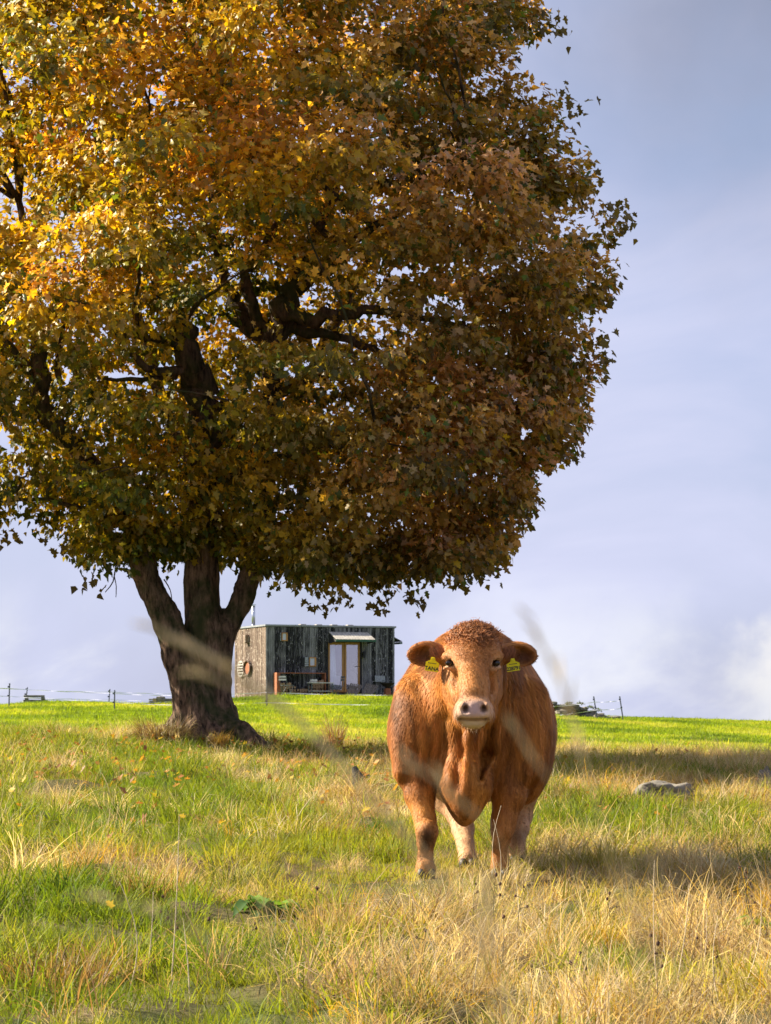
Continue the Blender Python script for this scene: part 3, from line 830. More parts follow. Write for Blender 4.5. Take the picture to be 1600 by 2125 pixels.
LEAF_F = np.array([(12, i, (i + 1) % 12) for i in range(12)])
LEAF_S = np.array([(0, 0), (.22, .48), (1.0, 0), (.22, -.48), (.4, 0)]); LEAF_SF = np.array([(4, i, (i + 1) % 4) for i in range(4)])
def leaf_mesh(name, idx, shape, faces):
    n = len(idx); k = len(shape)
    curl = rng.uniform(-.1, .75, (n, 1)); fold = rng.uniform(-.2, 1.3, (n, 1))
    lx = shape[None, :, 0] * np.ones((n, 1)); ly = shape[None, :, 1] * (1 - .25 * fold)
    lz = -curl * lx ** 2 * .55 + fold * np.abs(ly) * .55 * np.where(rng.random((n, 1)) < .5, 1, -.6) + rng.normal(0, .05, (n, k))
    S = Ls[idx][:, None, None]
    P = Lp[idx][:, None, :] + S * (lx[..., None] * bx[idx][:, None, :] + ly[..., None] * by_[idx][:, None, :] + lz[..., None] * bn[idx][:, None, :])
    Fc = (np.arange(n) * k)[:, None, None] + faces[None]
    C = np.repeat(Lc[idx], k, axis=0)
    return new_mesh(name, P.reshape(-1, 3), Fc.reshape(-1, 3), cols=C)
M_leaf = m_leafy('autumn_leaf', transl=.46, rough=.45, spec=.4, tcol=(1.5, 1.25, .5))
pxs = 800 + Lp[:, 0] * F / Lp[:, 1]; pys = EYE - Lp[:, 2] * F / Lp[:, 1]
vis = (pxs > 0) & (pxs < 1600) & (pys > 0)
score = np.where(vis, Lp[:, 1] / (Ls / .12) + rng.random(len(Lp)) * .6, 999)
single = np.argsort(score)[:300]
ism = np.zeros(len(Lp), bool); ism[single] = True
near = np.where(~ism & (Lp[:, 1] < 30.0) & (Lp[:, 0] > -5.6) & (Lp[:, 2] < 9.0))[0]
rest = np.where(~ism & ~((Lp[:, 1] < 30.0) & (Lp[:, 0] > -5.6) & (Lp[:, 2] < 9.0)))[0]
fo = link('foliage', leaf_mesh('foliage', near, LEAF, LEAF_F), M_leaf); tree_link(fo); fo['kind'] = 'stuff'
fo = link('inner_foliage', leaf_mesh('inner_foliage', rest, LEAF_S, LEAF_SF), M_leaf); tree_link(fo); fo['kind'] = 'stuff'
# the three hundred nearest leaves one by one
order = np.argsort(Lc[single] @ np.array([1, -1.2, .2])); groups = np.array_split(single[order], 14)
for g in groups:
    cm = Lc[g].mean(0); curl = rng.uniform(.1, .6)
    v3 = np.stack([LEAF[:, 0], LEAF[:, 1] * .9, -curl * LEAF[:, 0] ** 2 * .5 + .35 * np.abs(LEAF[:, 1])], 1)
    me = new_mesh('leaf', v3, LEAF_F, cols=np.repeat(cm[None], len(LEAF), 0)); me.materials.append(M_leaf)
    for i in g:
        M = Matrix.Identity(4)
        for a in range(3):
            M[a][0] = bx[i][a]; M[a][1] = by_[i][a]; M[a][2] = bn[i][a]
        o = bpy.data.objects.new('leaf', me); COL.objects.link(o); o.parent = tree
        o.matrix_local = Matrix.Translation(Vector(Lp[i]) - TO) @ M @ Matrix.Scale(float(Ls[i]) * 1.08, 4)
# smaller branches reaching out to the foliage pads
LPT = np.array([tuple(v) for v, r in limb_pts])
sel = [q for q in pads if q[4] > .35]
for q in [sel[i] for i in rng.permutation(len(sel))[:95]]:
    c = np.array(q[:3]); dd = np.linalg.norm(LPT - c, axis=1) + np.where(LPT[:, 2] > c[2], 1.0, 0); j = int(np.argmin(dd))
    a = Vector(LPT[j]); b = Vector(c); L_ = (b - a).length
    r0 = min(limb_pts[j][1] * .7, .012 + .016 * L_)
    mid_ = (a + b) / 2 + Vector((rng.normal(0, .1 * L_), rng.normal(0, .08 * L_), .10 * L_))
    pts = []; rr = []
    for t in np.linspace(0, 1, 9):
        pts.append(a * (1 - t) ** 2 + mid_ * 2 * t * (1 - t) + b * t * t + Vector(rng.normal(0, .02, 3))); rr.append(r0 * (1 - t) + .006)
    pts[0] = a
    o = MB().tube(pts, rr, n=6).build('branch', M_bark_shaded, smooth_shade=True); tree_link(o)
print('LEAVES', len(Lp), 'pads', len(pads), 'near', len(near))
# ------------------------------------------------------------------ the cow
CX0, CD0 = 0.478, 14.6
CZ0 = -0.88
cow = empty('cow', (CX0, CD0, CZ0), 'stout chestnut brown cow facing the camera with yellow tags in both ears', 'cow')
def Qp(px, py, y):
    D = CD0 + y
    return ((px - 800) / F * D - CX0, y, (EYE - py) / F * D - CZ0)
def Qr(px, y): return px / F * (CD0 + y)
def footz(x, y): return gz(CX0 + x, CD0 + y) - CZ0
gy = np.concatenate([np.arange(-.76, .42, .0085), np.arange(.42, 2.75, .022)])
f = Field(np.arange(-.60, .68, .0085), gy, np.arange(-.06, 1.54, .0085))
# trunk of the body
f.ell((.035, 1.25, .80), (.50, .98, .40), .2)
f.ell((.03, 1.25, 1.02), (.40, 1.05, .39), .2)
f.ell((.03, 2.05, 1.02), (.34, .42, .38), .2)
f.ell((.03, .62, 1.10), (.30, .50, .33), .15)             # withers
f.ell((.00, .38, .86), (.34, .36, .40), .15)              # chest
f.ell(Qp(866, 1530, .38), (.165, .28, .34), .12)          # shoulders
f.ell(Qp(1088, 1545, .42), (.165, .28, .34), .12)
f.cap((.0, -.02, 1.19), (.01, .42, 1.02), .165, .26, .10)  # neck
f.cap((.0, .02, 1.03), (.0, .34, .80), .115, .22, .10)
f.ell(Qp(968, 1622, .10), (.15, .20, .17), .08)            # brisket
f.ell(Qp(966, 1672, .06), (.085, .13, .10), .06)
f.cap(Qp(940, 1640, .1), Qp(962, 1702, .05), .055, .028, .05)
# dewlap: a hanging fold from throat to brisket
f.cap(Qp(978, 1480, -.02), Qp(974, 1530, -.07), .060, .026, .06); f.cap(Qp(974, 1530, -.07), Qp(969, 1580, -.08), .026, .020, .04)
f.cap(Qp(969, 1580, -.08), Qp(963, 1645, -.07), .020, .030, .035)
f.cap(Qp(992, 1500, .05), Qp(1003, 1640, .02), .035, .03, .07)
f.cap(Qp(952, 1500, .05), Qp(945, 1640, .03), .035, .03, .07)
# hollows beside the fold, and where leg meets chest
f.cap(Qp(1022, 1500, .0), Qp(1010, 1565, .0), .010, .026, .05, 'cut', sy=4.5); f.cap(Qp(1010, 1565, .0), Qp(995, 1618, .0), .026, .010, .05, 'cut', sy=3.8)
f.ell(Qp(950, 1590, -.15), (.018, .12, .13), .05, mode='cut')
f.ell(Qp(868, 1618, .02), (.035, .08, .05), .04, mode='cut')
f.ell(Qp(1062, 1628, .08), (.035, .08, .04), .04, mode='cut')
f.cap(Qp(1035, 1480, -.02), Qp(1048, 1610, .05), .018, .022, .04, 'cut')
f.cap(Qp(922, 1490, .0), Qp(912, 1600, .06), .012, .012, .07, 'cut', sy=2.0)
# shoulder muscle edge on both sides
f.cap(Qp(852, 1440, .30), Qp(838, 1600, .16), .07, .06, .08)
f.cap(Qp(1108, 1440, .34), Qp(1103, 1600, .20), .06, .05, .08)
# front leg, image left
zl = footz(*Qp(884, 1826, 0)[:2])
f.chain([(Qp(866, 1590, .22), .125), (Qp(871, 1650, .14), .082), (Qp(883, 1700, .05), .056), (Qp(887, 1726, .0), .056), (Qp(884, 1748, .0), .043), (Qp(883, 1775, .02), .036), (Qp(882, 1800, .0), .042)], .03)
f.cap(Qp(882, 1800, .0), (Qp(884, 1826, -.03)[0], -.03, zl + .05), .046, .052, .02)
f.ell(Qp(888, 1724, -.035), (.045, .04, .05), .03)
# front leg, image right
xr = Qp(1036, 1800, .32)[0]; zr = footz(xr, .32)
f.chain([(Qp(1062, 1590, .26), .12), (Qp(1056, 1650, .22), .095), (Qp(1046, 1700, .20), .069), (Qp(1042, 1722, .2), .060), (Qp(1040, 1742, .24), .046), (Qp(1038, 1766, .30), .041)], .03)
f.cap(Qp(1038, 1766, .30), (xr, .30, zr + .05), .046, .052, .02)
f.ell(Qp(1042, 1720, .17), (.045, .04, .05), .03)
# hind legs
xl = Qp(970, 1795, .98)[0]; zh = footz(xl, .98)
f.chain([(Qp(915, 1590, 1.8), .20), (Qp(930, 1640, 1.55), .13), (Qp(955, 1690, 1.42), .075), (Qp(961, 1720, 1.30), .062), (Qp(967, 1755, 1.10), .050)], .04)
f.cap(Qp(967, 1755, 1.10), (xl, .98, zh + .05), .050, .056, .02)
xr2 = Qp(1073, 1770, 1.62)[0]; zr2 = footz(xr2, 1.62)
f.chain([(Qp(1060, 1580, 1.9), .20), (Qp(1078, 1640, 1.85), .12), (Qp(1080, 1690, 1.86), .072), (Qp(1077, 1720, 1.76), .056), (Qp(1074, 1745, 1.68), .046)], .04)
f.cap(Qp(1074, 1745, 1.68), (xr2, 1.62, zr2 + .05), .046, .054, .02)
# head
f.ell(Qp(984, 1356, -.12), (.148, .17, .125), .05)
f.ell(Qp(984, 1337, -.10), (.100, .12, .078), .09)
f.ell(Qp(983, 1368, -.23), (.138, .10, .115), .05)
f.cap(Qp(983, 1385, -.27), Qp(983, 1448, -.46), .112, .080, .06, sx=.98, sy=.8)
f.cap(Qp(944, 1405, -.10), Qp(960, 1460, -.34), .060, .046, .06)
f.cap(Qp(1022, 1405, -.10), Qp(1006, 1460, -.34), .060, .046, .06)
f.cap(Qp(948, 1440, -.06), Qp(962, 1488, -.28), .07, .045, .06)
f.cap(Qp(1018, 1440, -.06), Qp(1004, 1488, -.28), .07, .045, .06)
f.ell(Qp(983, 1466, -.50), (.100, .085, .052), .03)                 # muzzle
f.ell(Qp(957, 1483, -.49), (.040, .07, .040), .03); f.ell(Qp(1009, 1483, -.49), (.040, .07, .040), .03)
f.ell(Qp(983, 1481, -.53), (.066, .062, .040), .03)
f.ell(Qp(982, 1500, -.47), (.068, .075, .030), .012)                 # lower lip
for (a, b) in (((950, 1488, -.50), (962, 1493, -.55)), ((962, 1493, -.55), (983, 1494.5, -.575)), ((983, 1494.5, -.575), (1004, 1493, -.55)), ((1004, 1493, -.55), (1016, 1488, -.50))):
    f.cap(Qp(*a), Qp(*b), .0065, .0065, .014, 'cut')
for sx_, px_ in ((-1, 965.5), (1, 1004.5)):
    f.ell(Qp(px_, 1470, -.585), (.0165, .05, .026), .012, rot=(0, sx_ * 26, 0), mode='cut')
    f.ell(Qp(px_ + sx_ * 5.5, 1463, -.565), (.012, .02, .016), .015)
# brows, eye sockets and lids
for sx_, px_ in ((-1, 932.5), (1, 1029.5)):
    f.ell(Qp(px_ - sx_ * 0, 1361, -.215), (.042, .045, .024), .03)
    f.ell(Qp(px_, 1377, -.27), (.028, .040, .022), .018, mode='cut')
    f.ell(Qp(px_ - sx_ * 1.0, 1385.5, -.225), (.034, .035, .012), .018)
    f.ell(Qp(px_ - sx_ * 12, 1412, -.29), (.016, .06, .06), .05, mode='cut')
# ears
f.ell(Qp(884, 1357, -.06), (.104, .044, .072), .015, rot=(-4, -6, 12))
f.ell(Qp(885, 1361, -.112), (.092, .078, .060), .010, rot=(-4, -6, 12), mode='cut')
f.cap(Qp(925, 1358, -.04), Qp(902, 1358, -.05), .045, .035, .04)
f.ell(Qp(1077, 1357, -.06), (.102, .044, .070), .015, rot=(-4, 8, -12))
f.ell(Qp(1077, 1361, -.112), (.090, .078, .058), .010, rot=(-4, 8, -12), mode='cut')
f.cap(Qp(1042, 1358, -.04), Qp(1062, 1360, -.05), .045, .032, .04)
V, Q = f.mesh(); V = relax(V, Q, 2, .5); N = vert_normals(V, Q)
if (N * (V - np.array([.03, 1.0, .9]))).sum() < 0: Q = Q[:, ::-1]; N = -N
# soft folds in the hide of neck and flank
x, y, z = V.T
fold = (fbm(x * 17 + y * 5, z * 1.1 + y * 1.5, 31, 3) - .5)
wf = smooth(1.28, 1.1, z) * smooth(.5, .7, z) * smooth(-.30, -.05, y)
V = V + N * (fold * .030 * wf)[:, None] + N * ((fbm(x * 7 + 3, z * 3 + y * 4, 33, 2) - .5) * .012 * smooth(-.3, 0, y))[:, None]
def disc(c, r):
    c = np.array(c); r = np.array(r)
    return np.exp(-((((V - c) / r) ** 2).sum(1)) ** 1.5)
n_ = fbm(x * 9 + y * 4, z * 5, 35, 3)
C = pal([(.24, .080, .013), (.41, .150, .021), (.55, .235, .038)], n_ * 1.5 - .25)
def lay(w, c):
    global C
    w = np.clip(w, 0, 1)[:, None]; C = C * (1 - w) + np.array(c) * w
face = smooth(.02, -.12, y) * smooth(.95, 1.05, z)
lay(face * .5, (.42, .175, .052))
lay(smooth(.45, .20, z) * .35, (.46, .24, .10)); lay(smooth(.62, .40, z) * smooth(.6, .9, y) * (x < .1) * .6, (.60, .36, .20))                    # paler shanks
lay(smooth(.75, .5, z) * smooth(.5, .9, y) * .6, (.55, .33, .17))
for px_ in (932, 1030):
    lay(disc(Qp(px_, 1379, -.25), (.045, .09, .040)) * .85, (.66, .42, .24))
lay(disc(Qp(983, 1478, -.52), (.112, .14, .068)), (.64, .46, .32))
lay(disc(Qp(983, 1504, -.47), (.095, .12, .036)), (.62, .48, .30))
lay(disc(Qp(983, 1473, -.60), (.060, .07, .045)), (.50, .32, .27))
for px_ in (965.5, 1004.5): lay(disc(Qp(px_, 1469, -.57), (.0165, .06, .025)) * .95, (.075, .028, .022))
lay(smooth(.011, .005, np.abs(z - Qp(983, 1493.5, -.55)[2] - .6 * (x - Qp(983, 0, -.55)[0]) ** 2)) * smooth(-.44, -.48, y) * (np.abs(x - Qp(983, 0, -.5)[0]) < .085) * .8, (.22, .12, .055))
for px_ in (932.5, 1029.5): lay(disc(Qp(px_, 1376, -.25), (.026, .05, .018)) * .9, (.08, .035, .02))
for px_ in (880, 1082): lay(disc(Qp(px_, 1362, -.045), (.088, .060, .050)) * .9, (.11, .038, .018))  # ear cups: shade of the hollow put into a darker coat colour
lay(disc(Qp(886, 1736, -.03), (.045, .12, .055)) * .93, (.022, .012, .009))
lay(disc(Qp(884, 1757, -.03), (.03, .1, .03)) * .6, (.05, .025, .015))
lay(disc(Qp(1072, 1735, 1.7), (.07, .2, .06)) * .6, (.08, .04, .02))
me = new_mesh('cow_body', V, Q, cols=C)
mh, nt, out = mat_base('cow_hide'); L = nt.links
a_ = node(nt, 'ShaderNodeAttribute'); a_.attribute_name = 'col'
p_ = node(nt, 'ShaderNodeBsdfPrincipled', Roughness=.62); p_.inputs['Specular IOR Level'].default_value = .3
p_.inputs['Sheen Weight'].default_value = .05; p_.inputs['Sheen Roughness'].default_value = .4
tc = node(nt, 'ShaderNodeTexCoord'); mp = node(nt, 'ShaderNodeMapping'); mp.inputs['Scale'].default_value = (1, .6, .3); L.new(tc.outputs['Object'], mp.inputs[0])
nn = node(nt, 'ShaderNodeTexNoise', Scale=75.0, Detail=5, Roughness=.7); L.new(mp.outputs[0], nn.inputs['Vector'])
bb = node(nt, 'ShaderNodeBump', Strength=.5, Distance=.01); L.new(nn.outputs['Fac'], bb.inputs['Height']); L.new(bb.outputs[0], p_.inputs['Normal'])
L.new(a_.outputs['Color'], p_.inputs['Base Color']); L.new(p_.outputs[0], out.inputs['Surface'])
link('body', me, mh, cow)
print('COW verts', len(V))

# eyes
M_eye = m_simple('eye_dark', (.012, .007, .005), rough=.06, var=.1, bump=0)
for px_ in (932.5, 1029.5):
    MB().blob(Qp(px_, 1376, -.252), (.0225, .018, .0170), amp=0, nu=20, nv=12).build('eye', M_eye, cow, smooth_shade=True)
# hooves
M_hoof = m_simple('hoof_horn', (.05, .04, .03), rough=.6, var=.3, scale=20)
for hx, hy, hz in ((Qp(884, 1826, 0)[0], -.03, zl), (xr, .29, zr), (xl, .96, zh), (xr2, 1.6, zr2)):
    m = MB()
    for s_ in (-1, 1):
        m.blob((hx + s_ * .026, hy - .015, hz + .024), (.027, .055, .040), seed=3 + s_, amp=.05, nu=10, nv=7, boxy=.25)
    m.build('hoof', M_hoof, cow, smooth_shade=True)
# tail behind the rump
M_tail = m_simple('tail_hair', (.30, .10, .03), rough=.7, var=.3, scale=30)
MB().tube([(.03, 2.38, 1.22), (.03, 2.50, 1.15), (.03, 2.53, .95), (.04, 2.52, .70), (.04, 2.51, .55), (.04, 2.5, .35)], [.035, .03, .022, .018, .04, .012], n=8).build('tail', M_tail, cow, smooth_shade=True)

# ---- coat hair
tri = np.concatenate([Q[:, [0, 1, 2]], Q[:, [0, 2, 3]]])
A, B, Cc = V[tri[:, 0]], V[tri[:, 1]], V[tri[:, 2]]
area = .5 * np.linalg.norm(np.cross(B - A, Cc - A), axis=1)
cen = (A + B + Cc) / 3; tn = N[tri[:, 0]]
wgt = area * np.where(tn[:, 1] < .25, 1.0, .35) * np.where(cen[:, 1] < .6, 1.0, .6)
mz = np.exp(-((((cen - np.array(Qp(983, 1482, -.52))) / np.array([.125, .15, .100])) ** 2).sum(1)) ** 4)
wgt *= (1 - mz)
for px_ in (932.5, 1029.5): wgt *= 1 - np.exp(-((((cen - np.array(Qp(px_, 1376, -.25))) / np.array([.03, .05, .022])) ** 2).sum(1)) ** 2)
NH = 125000
pick_ = rng.choice(len(tri), NH, p=wgt / wgt.sum())
u = rng.random((NH, 1)); v = rng.random((NH, 1)); s_ = np.sqrt(u)
R0 = A[pick_] * (1 - s_) + B[pick_] * s_ * (1 - v) + Cc[pick_] * s_ * v
Nn = N[tri[pick_, 0]]; Ccol = C[tri[pick_, 0]]
isface = (R0[:, 1] < -.02) & (R0[:, 2] > .98); isear = isface & (np.abs(R0[:, 0] - .01) > .155)
sw = (fbm(R0[:, 0] * 22 + R0[:, 1] * 9, R0[:, 2] * 14, 91) - .5)[:, None]
dirv = np.tile(np.array([[0., .30, -1.]]), (NH, 1)); dirv[isface] = (0, -.3, -1.0)
curl_dir = np.stack([np.sin(R0[:, 2] * 160 + R0[:, 0] * 60), np.zeros(NH), np.cos(R0[:, 0] * 190)], 1)
dirv = dirv + np.stack([sw[:, 0] * .8, sw[:, 0] * 0, sw[:, 0] * 0], 1) + rng.normal(0, .14, (NH, 3))
fore = isface & ~isear & (R0[:, 2] > 1.20)
dirv = np.where(fore[:, None], dirv * .5 + curl_dir * .9, dirv)
dirv = np.where(isear[:, None], np.stack([np.sign(R0[:, 0]), 0 * sw[:, 0] - .2, -.5 + 0 * sw[:, 0]], 1) + rng.normal(0, .25, (NH, 3)), dirv)
dirv -= (dirv * Nn).sum(1)[:, None] * Nn; dirv /= np.linalg.norm(dirv, axis=1)[:, None] + 1e-9
Lh = np.where(isface, .014, np.where(R0[:, 2] > .75,   .046, .036)) * (.6 + .8 * rng.random(NH)); Lh = np.where(isear, .012 + .010 * rng.random(NH), Lh); Lh = np.where(fore, .014, Lh)
Lh = np.where(R0[:, 2] < .55, .018, Lh); Lh = Lh[:, None]
wv_ = np.cross(Nn, dirv); wd = (.0012 + .0012 * rng.random(NH))[:, None]
lift = .07 + .09 * rng.random((NH, 1))
p0 = R0 - Nn * .002; p1 = R0 + dirv * Lh * .5 + Nn * Lh * lift * .9; p2 = R0 + dirv * Lh + Nn * Lh * lift * .7
HV = np.stack([p0 - wv_ * wd, p0 + wv_ * wd, p1 - wv_ * wd * .8, p1 + wv_ * wd * .8, p2], 1).reshape(-1, 3)
b_ = (np.arange(NH) * 5)[:, None]
HF = np.concatenate([b_ + [0, 1, 3], b_ + [0, 3, 2], b_ + [2, 3, 4]])
clump = fbm(R0[:, 0] * 60 + R0[:, 1] * 30, R0[:, 2] * 7, 97, 3)
k_ = (.30 + 1.45 * clump + .30 * (rng.random(NH) - .5))[:, None]
HC = np.clip(Ccol * k_, 0, 1)
HC = HC * np.array([1, 1, 1]) + np.clip(k_ - 1.15, 0, 1) * np.array([.25, .17, .10])
hc = np.repeat(HC, 5, axis=0)
mhr, nt, out = mat_base('cow_hair'); L = nt.links
a_ = node(nt, 'ShaderNodeAttribute'); a_.attribute_name = 'col'
p_ = node(nt, 'ShaderNodeBsdfPrincipled', Roughness=.55); p_.inputs['Specular IOR Level'].default_value = .22
t_ = node(nt, 'ShaderNodeBsdfTranslucent'); L.new(a_.outputs['Color'], t_.inputs['Color']); L.new(a_.outputs['Color'], p_.inputs['Base Color'])
mx_ = node(nt, 'ShaderNodeMixShader'); mx_.inputs[0].default_value = .3
L.new(p_.outputs[0], mx_.inputs[1]); L.new(t_.outputs[0], mx_.inputs[2]); L.new(mx_.outputs[0], out.inputs['Surface'])
o = link('coat_hair', new_mesh('coat_hair', HV, HF, cols=hc), mhr, cow); o['kind'] = 'stuff'

# ---- curls: forelock over the poll, fringes of the ears, chin hairs
def curls(name, n, centre, rad, r_c, length, turns, wdt, colr, down=.6, face_dir=(0, -1, .4), seed=5):
    r = np.random.default_rng(seed); VV = []; FF = []; CCc = []
    for i in range(n):
        d = r.normal(0, 1, 3); d /= np.linalg.norm(d)
        if d @ np.array(face_dir) < -.15: d = -d
        p = np.array(centre) + d * np.array(rad)
        nrm = d / np.array(rad); nrm /= np.linalg.norm(nrm)
        t = np.cross(nrm, r.normal(0, 1, 3)); t = t + np.array([0, 0, -down]); t -= (t @ nrm) * nrm; t /= np.linalg.norm(t) + 1e-9
        b = np.cross(nrm, t); L_ = length * (.6 + .8 * r.random()); rc = r_c * (.6 + .8 * r.random()); ph = r.random() * 6.28; tr = turns * (.6 + .7 * r.random())
        K = 9; cc = np.array(colr) * (.55 + .9 * r.random()); base = len(VV)
        for k in range(K):
            s = k / (K - 1); a = ph + tr * 6.28 * s
            q = p + t * L_ * s + nrm * (.006 + rc * (1 + math.cos(a)) * .9) + b * rc * math.sin(a)
            w_ = wdt * (1 - s * .6) * .5; side = (b * math.cos(a) - nrm * math.sin(a)) 
            VV += [q - t * w_ - side * w_ * .5, q + t * w_ + side * w_ * .5]; CCc += [cc * (.75 + .4 * s)] * 2
        for k in range(K - 1): FF.append((base + 2 * k, base + 2 * k + 1, base + 2 * k + 3, base + 2 * k + 2))
    return link(name, new_mesh(name, np.array(VV), np.array(FF), cols=np.array(CCc)), mhr, cow)

def surf_curls(name, n, wfun, r_c, length, turns, wdt, colr, seed):
    """curls rooted on the hide itself; wfun gives density and size 0..1 at a point"""
    r = np.random.default_rng(seed); w = wfun(cen) * area; pk = r.choice(len(tri), n, p=w / w.sum()); VV = []; FF = []; CCc = []
    for i in pk:
        a, b2, c3 = r.dirichlet((1, 1, 1)); p = A[i] * a + B[i] * b2 + Cc[i] * c3; nrm = tn[i]; k_s = .55 + .6 * float(wfun(p[None])[0])
        t = np.cross(nrm, r.normal(0, 1, 3)) * 1.2 + np.array([0, 0, -.6]); t -= (t @ nrm) * nrm; t /= np.linalg.norm(t) + 1e-9
        b = np.cross(nrm, t); L_ = length * k_s * (.6 + .8 * r.random()); rc = r_c * k_s * (.6 + .8 * r.random()); ph = r.random() * 6.28; tr = turns * (.6 + .7 * r.random())
        K = 13; cc = np.array(colr) * (.40 + 1.2 * r.random()); base = len(VV)
        for k in range(K):
            s = k / (K - 1); a_2 = ph + tr * 6.28 * s
            q = p + t * L_ * s + nrm * (.002 + .004 * k_s * s + rc * .8 * (1 + math.cos(a_2)) * .9) + b * rc * math.sin(a_2)
            w_ = wdt * k_s * (1 - s * .6) * .5; side = (b * math.cos(a_2) - nrm * math.sin(a_2))
            VV += [q - t * w_ - side * w_ * .5, q + t * w_ + side * w_ * .5]; CCc += [cc * (.7 + .5 * s)] * 2
        for k in range(K - 1): FF.append((base + 2 * k, base + 2 * k + 1, base + 2 * k + 3, base + 2 * k + 2))
    o = link(name, new_mesh(name, np.array(VV), np.array(FF), cols=np.array(CCc)), mhr, cow); o['kind'] = 'stuff'; return o
def w_poll(P): return smooth(1.26, 1.37, P[:, 2] + .02 * np.sin(P[:, 0] * 40) - 2.2 * (P[:, 0] - .005) ** 2) * (P[:, 1] < .04)
def w_fore(P): return (np.abs(P[:, 2] - 1.205) + 3 * (np.abs(P[:, 0] - .005) < .085) > .035) * smooth(1.08, 1.30, P[:, 2]) * (P[:, 1] < -.05) * (np.abs(P[:, 0] - .005) < .15) * (.25 + .75 * smooth(.15, .06, np.abs(P[:, 0] - .005)))
surf_curls('forelock', 1150, w_poll, .0125, .058, 1.35, .0075, (.36, .145, .050), 11)
surf_curls('forehead_curls', 1500, w_fore, .0045, .032, 1.0, .0036, (.50, .22, .070), 12)
def fringe(name, px0, px1, py0, py1, y0, n, ln, sgn, seed):
    r = np.random.default_rng(seed); VV = []; FF = []; CCc = []
    for i in range(n):
        s = r.random(); p = np.array(Qp(px0 + (px1 - px0) * s, py0 + (py1 - py0) * r.random(), y0)) + r.normal(0, .006, 3)
        d = np.array([sgn * .15 + r.normal(0, .25), -.35, -1.0]); d /= np.linalg.norm(d); L_ = ln * (.5 + .7 * r.random())
        w_ = .0022; base = len(VV); cc = np.array([.30, .12, .05]) * (.6 + .8 * r.random()); side = np.array([1, 0, 0.1])
        for k in range(4):
            t = k / 3; q = p + d * L_ * t + np.array([sgn * .012 * t * t, .010 * t * t, 0]); ww = w_ * (1 - t * .8)
            VV += [q - side * ww, q + side * ww]; CCc += [cc] * 2
        for k in range(3): FF.append((base + 2 * k, base + 2 * k + 1, base + 2 * k + 3, base + 2 * k + 2))
    return link(name, new_mesh(name, np.array(VV), np.array(FF), cols=np.array(CCc)), mhr, cow)
o = fringe('ear_fringe', 892, 916, 1342, 1356, -.105, 110, .045, 1, 21); o['kind'] = 'stuff'
o = fringe('ear_fringe', 1044, 1068, 1342, 1356, -.105, 110, .045, -1, 22); o['kind'] = 'stuff'

# ---- ear tags with their lettering
M_tag = m_leafy('tag_plastic', transl=.35, rough=.35, spec=.5, tcol=(1.1, 1.0, .5))
M_ink = m_simple('tag_ink', (.03, .03, .025), rough=.6, var=.1, bump=0)
def ear_tag(cpx, cpy, y, text, w_, h_, roll, yaw, lab):
    outl = [(-w_ / 2, -h_ / 2), (w_ / 2, -h_ / 2), (w_ / 2, h_ * .18), (w_ * .20, h_ * .36), (w_ * .13, h_ * .62), (-w_ * .13, h_ * .62), (-w_ * .20, h_ * .36), (-w_ / 2, h_ * .18)]
    n = len(outl); vs = [(a, -.0012, b) for a, b in outl] + [(a, .0012, b) for a, b in outl]
    fs = [tuple(range(n)), tuple(range(2 * n - 1, n - 1, -1))] + [(i, i + n, (i + 1) % n + n, (i + 1) % n) for i in range(n)]
    me = new_mesh('ear_tag', np.array(vs), fs, cols=np.repeat([[.78, .74, .02]], 2 * n, 0), smooth_shade=False)
    o = link('ear_tag', me, M_tag, cow, Qp(cpx, cpy, y)); o.rotation_euler = (math.radians(8), math.radians(roll), math.radians(yaw)); o['label'] = lab
    cu = bpy.data.curves.new('tag_text', 'FONT'); cu.body = text; cu.align_x = 'CENTER'; cu.size = .0290 if len(text) < 5 else .0275; cu.extrude = 0; cu.space_character = 1.0 if len(text) < 5 else .95; cu.offset = .0009
    tmp = bpy.data.objects.new('tmp_text', cu); COL.objects.link(tmp); dg = bpy.context.evaluated_depsgraph_get(); dg.update()
    me2 = bpy.data.meshes.new_from_object(tmp.evaluated_get(dg)); bpy.data.objects.remove(tmp); me2.name = 'tag_text'; me2.materials.clear()
    t = link('tag_text', me2, M_ink, o, (0, -.0019, -h_ / 2 + .006)); t.rotation_euler = (math.radians(90), 0, 0)
    m = MB()
    k = 7
    for i in range(k): m.box(-w_ * .32 + i * w_ * .64 / k, -w_ * .32 + (i + .72) * w_ * .64 / k, -.0019, -.0015, h_ * .10, h_ * .10 + .0045)
    m.build('print_line', M_ink, o)
    MB().tube([(0, -.006, h_ * .52), (0, .02, h_ * .52)], .0055, n=10).build('stud', M_tag2, o, smooth_shade=False)
M_tag2 = m_simple('tag_stud', (.75, .70, .03), rough=.4, var=.05, bump=0)
ear_tag(897, 1380, -.150, 'TANA', .074, .070, 8, -8, 'yellow ear tag reading TANA, in the ear on the left')
ear_tag(1065, 1381, -.150, '228791', .074, .062, -8, 14, 'yellow ear tag reading 228791, in the ear on the right')
